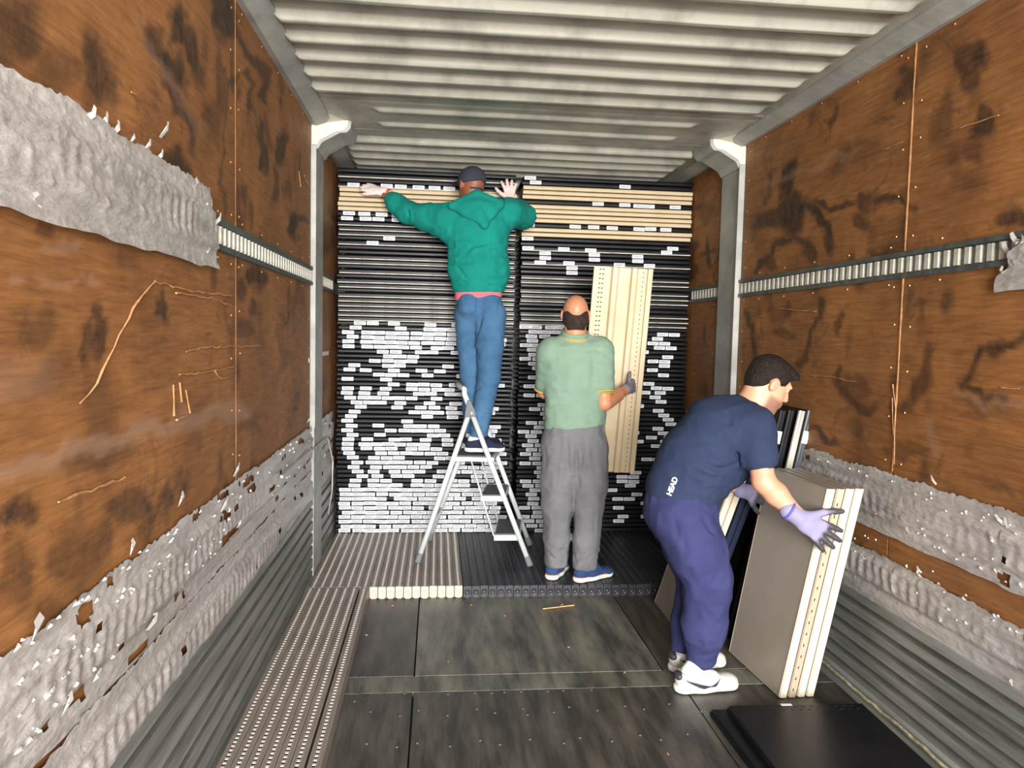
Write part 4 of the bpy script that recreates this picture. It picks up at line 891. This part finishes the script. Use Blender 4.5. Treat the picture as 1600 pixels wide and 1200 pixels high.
j = Vol(.006); j.cone(wa+np.array([0, 0, -.03]), hp+np.array([0, 0, -.03]), .155, .168, .04, (0, 1, 0), .75); j.cone(hp+np.array([-.02, 0, -.03]), hp+np.array([-.03, 0, -.16]), .16, .12, .05, (0, 1, 0), .75)
j.chain([HL, lerp(HL, KL, .6), KL, AL+np.array([0, 0, .0])], [.092, .096, .084, .066], .02); j.chain([HR, lerp(HR, KR, .6), KR, AR+np.array([0, 0, .0])], [.100, .098, .080, .070], .02)
for A_ in (AL, AR): j.cut(A_+np.array([0, 0, -.028]), (0, 0, -1))
for (x0, y0, x1, y1, w, d) in ((898, 690, 905, 760, .012, .012), (885, 680, 890, 735, .010, .008), (905, 745, 880, 735, .010, .012), (872, 700, 868, 760, .01, .006), (925, 690, 932, 760, .012, .008), (890, 770, 880, 850, .010, .007), (930, 800, 925, 850, .01, .007), (915, 700, 912, 740, .01, .008)): j.crease(aty(x0, y0, 4.01), aty(x1, y1, 4.03), w, d)
folds(j, lerp(KL, AL, .75), AL, .068, 12, 0, front=(0, -1, 0)); folds(j, lerp(KR, AR, .75), AR, .07, 14, 0, front=(0, -1, 0)); j.noise(.005, (.05, .1, .16)).noise(.003, (.05, .05, .05)); jo = j.obj('trousers', GREYT, m2)
for W_, dr, nm, sd in H2:
    g = Vol(.0036); hand(g, W_, dr, nm, sd, (.1, .03, -.03, -.1), (.5, .5, .5, .5), L=.170, thumb=(.9, .2), rs=1.15); g.cone(W_, W_-nrm(dr)*.035, .031, .034, .01)
    c0 = W_+nrm(dr)*.09
    def gc(V, c0=c0, W_=W_, dr=nrm(dr)): t = np.clip(((V-W_)@dr-.095)*120, 0, 1)[:, None]; return np.array(lin('#75727f')[:3])*(1-t)+np.array(lin('#35343a')[:3])*t
    g.obj('glove', mat('glove_dipped_%d' % len(MATS), '#75727f', .75, attr='col'), m2, gc)
for A_, hx, td in ((AL, aty(855, 907, 4.08), (.45, .89)), (AR, aty(896, 911, 4.045), (.88, .47))):
    so, P_ = shoe(m2, td, (hx[0]+td[1]*.02, hx[1]+.02), PH+.001, .275, SHB, SOLW, high=.082, lacem=MATS['pale_tape_scrap'])
    w = Vol(.005); u = np.array([0, 0, 1.]); w.cone(P_(.14, 0, .028), P_(.42, -.02, .028), .0405, .0405, .02, u, .9); w.cone(P_(.42, -.02, .028), P_(.83, -.1, .028), .0405, .0475, .03, u, .9); w.cut(P_(0, 0, .026), -u); w.cut(P_(0, 0, .032), u); w.obj('orange_line', ORG, so)
# the cream panel he holds
pT0, pT1 = aty(926, 420, 4.46), aty(1021, 421, 4.42); pB1 = aty(991, 739, 4.46); Vp = pT1-pT0; Up = pT1-pB1; nP = nrm(np.cross(Vp, Up)); nP = nP if nP[1] > 0 else -nP
Vn = nrm(Vp); Un = nrm(Up); Lp = np.linalg.norm(Up); Wp = .355; Vn = nrm(Vn-Un*(Vn@Un)*.6); o0 = pB1-Vn*Wp
pe = empty('metal_shelf', tuple(o0), label='tall cream channelled shelf panel held upright by the person in the sage polo', cat='shelf')
mb = MB(); prof = [(0, 0), (.002, -.004), (.066, -.004), (.070, -.004), (.098, -.004), (.100, .004), (.104, .004), (.116, -.013), (.142, -.013), (.154, -.004), (.215, -.004), (.217, .004), (.221, .004), (.232, -.013), (.256, -.013), (.268, -.004), (.315, -.004), (.318, .006), (.322, .006), (.324, -.012), (.352, -.012), (.355, -.006), (.355, .018), (.350, .018), (.346, .004), (.33, .004), (.31, .012), (.02, .012), (.016, .018), (0, .018)]
mb.prism([Vn*a+nP*b_ for a, b_ in prof], Un*Lp); mb.build('shelf_body', CREAM, pe)
mb = MB(); n = int(Lp/.028)
for i in range(n):
    for a in ((.034, .052) if True else ()): mb.obox(Vn*a+Un*(.02+i*.028)-nP*.0046, Vn*.011, Un*.006, nP*.001)
    if i % 1 == 0: mb.obox(Vn*.296+Un*(.01+i*.028)-nP*.0046, Vn*.004, Un*.009, nP*.001)
mb.build('slot_row', HOLE, pe)

# ---- man bending over the upright shelves
m3 = empty('person', (1.10, 2.98, 0), label='person with short dark hair, navy tee and indigo joggers bending over upright shelves', cat='person')
Yc = 2.97; hc = aty(1200, 602, 2.93); hf_, hu, hs = frame((.80, -.05, -.46), (.42, .02, .88)); nk = aty(1178, 632, 2.95)
SR, SL = aty(1180, 668, 2.83), aty(1160, 655, 3.12); ch = aty(1128, 678, Yc); md = aty(1090, 722, Yc); wa = aty(1066, 765, Yc); hp = aty(1064, 795, Yc)
ER, WRh = aty(1193, 752, 2.76), aty(1248, 808, 2.69); EL, WLh = aty(1112, 742, 3.16), aty(1166, 768, 3.14)
HR, HL = aty(1068, 810, 2.90), aty(1060, 805, 3.06); KR, KL = aty(1106, 905, 2.89), aty(1094, 905, 3.08); AR, AL = aty(1096, 1032, 2.93), aty(1070, 1020, 3.10)
b = Vol(.0046); Lh, Rh = head(b, hc, hf_, hu, hs, .92); b.cone(hc-hu*.045-hf_*.030, nk-np.array([.01, 0, .02]), .050, .060, .03); b.cone(hc-hu*.07+hf_*.0, nk+np.array([.02, 0, -.03]), .045, .05, .03)
b.cone(SL, SR, .05, .05, .04); b.cone(nk, ch, .06, .09, .04); b.cone(ch, wa, .10, .10, .05); b.cone(wa, hp, .10, .10, .04)
b.chain([SR, ER], [.052, .044], .015); b.chain([ER, lerp(ER, WRh, .35), WRh], [.043, .044, .028], .015); b.chain([SL, EL, WLh], [.048, .040, .028], .015); b.chain([HR, KR, AR], [.06, .045, .034]); b.chain([HL, KL, AL], [.06, .045, .034])
dR3 = nrm(aty(1308, 848, 2.66)-WRh); nR3 = (-.25, -1, .25)
hand(b, WRh, dR3, nR3, -1, (.20, .03, -.12, -.32), (.10, .08, .08, .12), L=.200, thumb=(.85, .05), rs=.72, tl=1.15); hand(b, WLh, (.95, .1, -.25), (0, -1, .1), 1, (.1, .03, -.03, -.1), (.25,)*4, L=.168, rs=.75)
b.obj('body', SKIN3, m3, skincol('#c58f72', '#c97a68', Lh, Rh, hc, beard=.8))
hv = Vol(.0045); Lc = lambda a, b_, d: hc+.92*(hs*a+hf_*b_+hu*d)
hv.ell(Lc(0, -.016, .046), np.array((.080, .100, .088))*.92, Rh, .01); hv.ell(Lc(0, .04, .088), np.array((.058, .058, .034))*.92, Rh, .02); hv.ell(Lc(0, -.055, .0), np.array((.066, .055, .065))*.92, Rh, .02)
hv.cone(Lc(-.04, .080, .084), Lc(.04, .080, .084), .010, .010, .02)
hv.sub(Lc(0, .105, .005), np.array((.10, .066, .080))*.92, Rh, .01); hv.cut(Lc(0, -.02, -.045), nrm(-hu*1.0+hf_*.15))
for q in (-1, 1): hv.sub(Lc(q*.085, .006, -.010), np.array((.022, .030, .046))*.92, Rh, .006); hv.sub(Lc(q*.085, .05, -.02), np.array((.022, .050, .046))*.92, Rh, .006); hv.sub(Lc(q*.085, -.06, -.065), np.array((.04, .05, .035))*.92, Rh, .006)
hv.noise(.001, (.010, .010, .02)); hv.obj('hair', HAIR, m3)
v = Vol(.006); tn = (0, 1, 0)
v.cone(nk+np.array([-.01, 0, -.045]), ch, .075, .150, .05, (.6, 0, .7), .95); v.cone(SR+np.array([-.035, .05, 0]), SL+np.array([-.02, -.04, -.01]), .088, .085, .05)
v.cone(ch, md, .158, .150, .05); v.cone(md, wa, .150, .135, .05); v.cone(wa, hp+np.array([0, 0, -.0]), .137, .138, .04); v.cone(ch+np.array([.04, 0, -.10]), md+np.array([.03, 0, -.10]), .10, .07, .06)
sR = lerp(SR, ER, .54); v.cone(SR, sR, .082, .068, .04); v.cone(SL, lerp(SL, EL, .6), .078, .066, .04)
v.cut(aty(1064, 784, Yc), nrm(np.array([-.25, 0, -1])*1.0)) ; 
for (x0, y0, x1, y1, w, d) in ((1146, 668, 1156, 722, .012, .020), (1120, 735, 1160, 722, .010, .010), (1090, 722, 1130, 735, .010, .010), (1068, 745, 1105, 768, .010, .014), (1062, 760, 1110, 772, .009, .012), (1080, 735, 1120, 752, .010, .012), (1128, 655, 1148, 668, .010, .008), (1095, 700, 1115, 720, .012, .010), (1075, 775, 1115, 788, .008, .008), (1100, 755, 1125, 745, .008, .01), (1100, 765, 1125, 765, .008, .01)): v.crease(aty(x0, y0, 2.81), aty(x1, y1, 2.81), w, d)
v.noise(.003, (.06, .1, .05)).noise(.002, (.03, .1, .03)); vo = v.obj('tee_shirt', NAVY, m3)
j = Vol(.006); j.cone(aty(1064, 772, Yc), hp, .133, .140, .03); j.cone(hp, hp+np.array([.02, 0, -.06]), .142, .13, .04)
j.chain([HR, lerp(HR, KR, .5)+np.array([.0, -.01, 0]), KR, lerp(KR, AR, .6), AR+np.array([.0, 0, .02])], [.114, .110, .096, .086, .058], .03); j.chain([HL, lerp(HL, KL, .5), KL, lerp(KL, AL, .6), AL+np.array([0, 0, .02])], [.110, .104, .090, .080, .056], .02)
j.cut(aty(1066, 762, Yc), (.25, 0, 1))
for (x0, y0, x1, y1, w, d) in ((1100, 810, 1115, 840, .010, .012), (1065, 830, 1080, 900, .014, .008), (1050, 800, 1062, 850, .012, .008), (1120, 900, 1090, 930, .012, .010), (1130, 960, 1085, 985, .012, .010), (1085, 1000, 1130, 1015, .010, .012), (1080, 1012, 1125, 1030, .009, .012), (1100, 870, 1135, 860, .012, .008), (1085, 940, 1120, 975, .012, .010), (1078, 860, 1090, 920, .012, .008)): j.crease(aty(x0, y0, 2.79), aty(x1, y1, 2.82), w, d)
folds(j, lerp(KR, AR, .6), AR, .075, 12, 0, front=(0, -1, 0)); j.noise(.005, (.07, .1, .12)).noise(.003, (.05, .05, .05))
j.cut(AR+np.array([0, 0, -.025]), (0, 0, -1)); j.obj('joggers', IND, m3)
# white lettering on the tee
fc = bpy.data.curves.new('lettering', 'FONT'); fc.body = 'HEAD'; fc.size = .030; fc.extrude = .0006; fc.align_x = 'CENTER'; fc.align_y = 'CENTER'; fc.offset = .0009; fc.space_character = .95
fo = bpy.data.objects.new('lettering_tmp', fc); COL.objects.link(fo); bpy.context.view_layer.update()
fm = bpy.data.meshes.new_from_object(fo.evaluated_get(bpy.context.evaluated_depsgraph_get())); bpy.data.objects.remove(fo)
def on_surface(o, p, d):
    bpy.context.view_layer.update(); im = o.matrix_world.inverted(); hit, loc, n, _ = o.ray_cast(im@Vector(p), (im.to_3x3()@Vector(d)).normalized()); return (np.array(o.matrix_world@loc), np.array(n)) if hit else (None, None)
d = ray(1051, 760); loc, n = on_surface(vo, CP, d)
if loc is None: loc, n = aty(1051, 760, 2.84), np.array([0, -1., 0])
lo = link('lettering', fm, mat('white_print', '#f2f2f2', .6), vo)
e1 = nrm(aty(1056, 748, loc[1])-aty(1046, 771, loc[1])); n = nrm(n); e1 = nrm(e1-n*(e1@n)); e2 = np.cross(n, e1)
lo.matrix_local = Matrix(((e1[0], e2[0], n[0], loc[0]+n[0]*.002-1.10), (e1[1], e2[1], n[1], loc[1]+n[1]*.002-2.98), (e1[2], e2[2], n[2], loc[2]+n[2]*.002), (0, 0, 0, 1)))
# gloves
def dip(c, axis, n, lo_, hi_, edge):
    def fn(V):
        t = np.clip(((V-c)@axis-lo_)/(hi_-lo_), 0, 1); q = np.clip(-((V-c)@n)*180+edge, 0, 1); t = np.maximum(t, q)[:, None]
        return np.array(lin('#807b98')[:3])*(1-t)+np.array(lin('#39383e')[:3])*t
    return fn
g = Vol(.0034); hand(g, WRh, dR3, nR3, -1, (.20, .03, -.12, -.32), (.10, .08, .08, .12), L=.208, thumb=(.85, .05), rs=1.05, tl=1.15); g.cone(WRh, WRh-dR3*.045, .032, .036, .01, nrm(nR3), .9)
g.obj('glove', mat('mauve_dipped_glove', '#807b98', .7, attr='col'), m3, dip(WRh, dR3, nrm(nR3), .125, .165, -.4))
band('glove_cuff', mat('violet_cuff', '#5a50a8', .8), m3, WRh-dR3*.045, dR3, .0385, .010)
g = Vol(.0036); dL3 = nrm((.95, .1, -.25)); hand(g, WLh, dL3, (0, -1, .1), 1, (.1, .03, -.03, -.1), (.25,)*4, L=.175, rs=1.1); g.cone(WLh, WLh-dL3*.03, .031, .035, .01)
g.obj('glove', mat('grey_dipped_glove', '#5f5c6c', .7, attr='col'), m3, dip(WLh, dL3, np.array([0, -1., .1]), .03, .05, -3))
for A_, hx, td in ((AR, aty(1052, 1084, 2.90), (.99, .10)), (AL, aty(1044, 1050, 3.085), (.97, .22))):
    so, P_ = shoe(m3, td, (hx[0]+.005, hx[1]+.005), .001, .285, SHW, SOLW, high=.088, lacem=SOLW, wid=.048)
    k_ = Vol(.005); k_.cone(A_+np.array([0, 0, .0]), P_(.24, 0, .075), .044, .040, .01); k_.obj('sock', SOCK, m3)
    # dark curved mark on the outer side and dark heel tab
    bl = np.array(m3.location); sh = []
    n_ = 18; up_, dn_ = [], []
    for i in range(n_+1):
        t = i/n_; a = .10+.52*t; top = .066-.040*t**.8 + (.030*max(0, (t-.78)/.22)**1.2); th = .002+.017*math.sin(min(1, t*1.15)*math.pi*.62)*(1 if t < .85 else (1-t)/.15*.9+.1)
        up_.append((a+(.04*max(0, (t-.8)/.2)), top)); dn_.append((a+(.0)+.015*(1 if t > .7 else 0), top-th))
    bpy.context.view_layer.update(); V_ = []
    for (a, z) in up_+dn_:
        p = P_(a, 2.2, z); d_ = P_(a, 0, z)-p; l_, nn = on_surface(so, p, d_)
        if l_ is None: l_ = P_(a, .9, z)
        V_.append(l_+nrm(p-P_(a, 0, z))*.004-bl)
    mb = MB(); m_ = n_+1; mb.add(V_+[v-nrm(P_(0, 1, 0)-P_(0, 0, 0))*.006 for v in V_], [(i, i+1, m_+i+1, m_+i) for i in range(n_)]+[(i, 2*m_+i, 2*m_+i+1, i+1) for i in range(n_)]+[(m_+i, m_+i+1, 3*m_+i+1, 3*m_+i) for i in range(n_)]); mb.build('curved_mark', SWO, so)
    ht = Vol(.004); ht.ell(P_(.06, 0, .068), (.020, .030, .018), None, .01); ht.cut(P_(0, 0, .05), (0, 0, -1)); ht.obj('heel_tab', SWO, so)
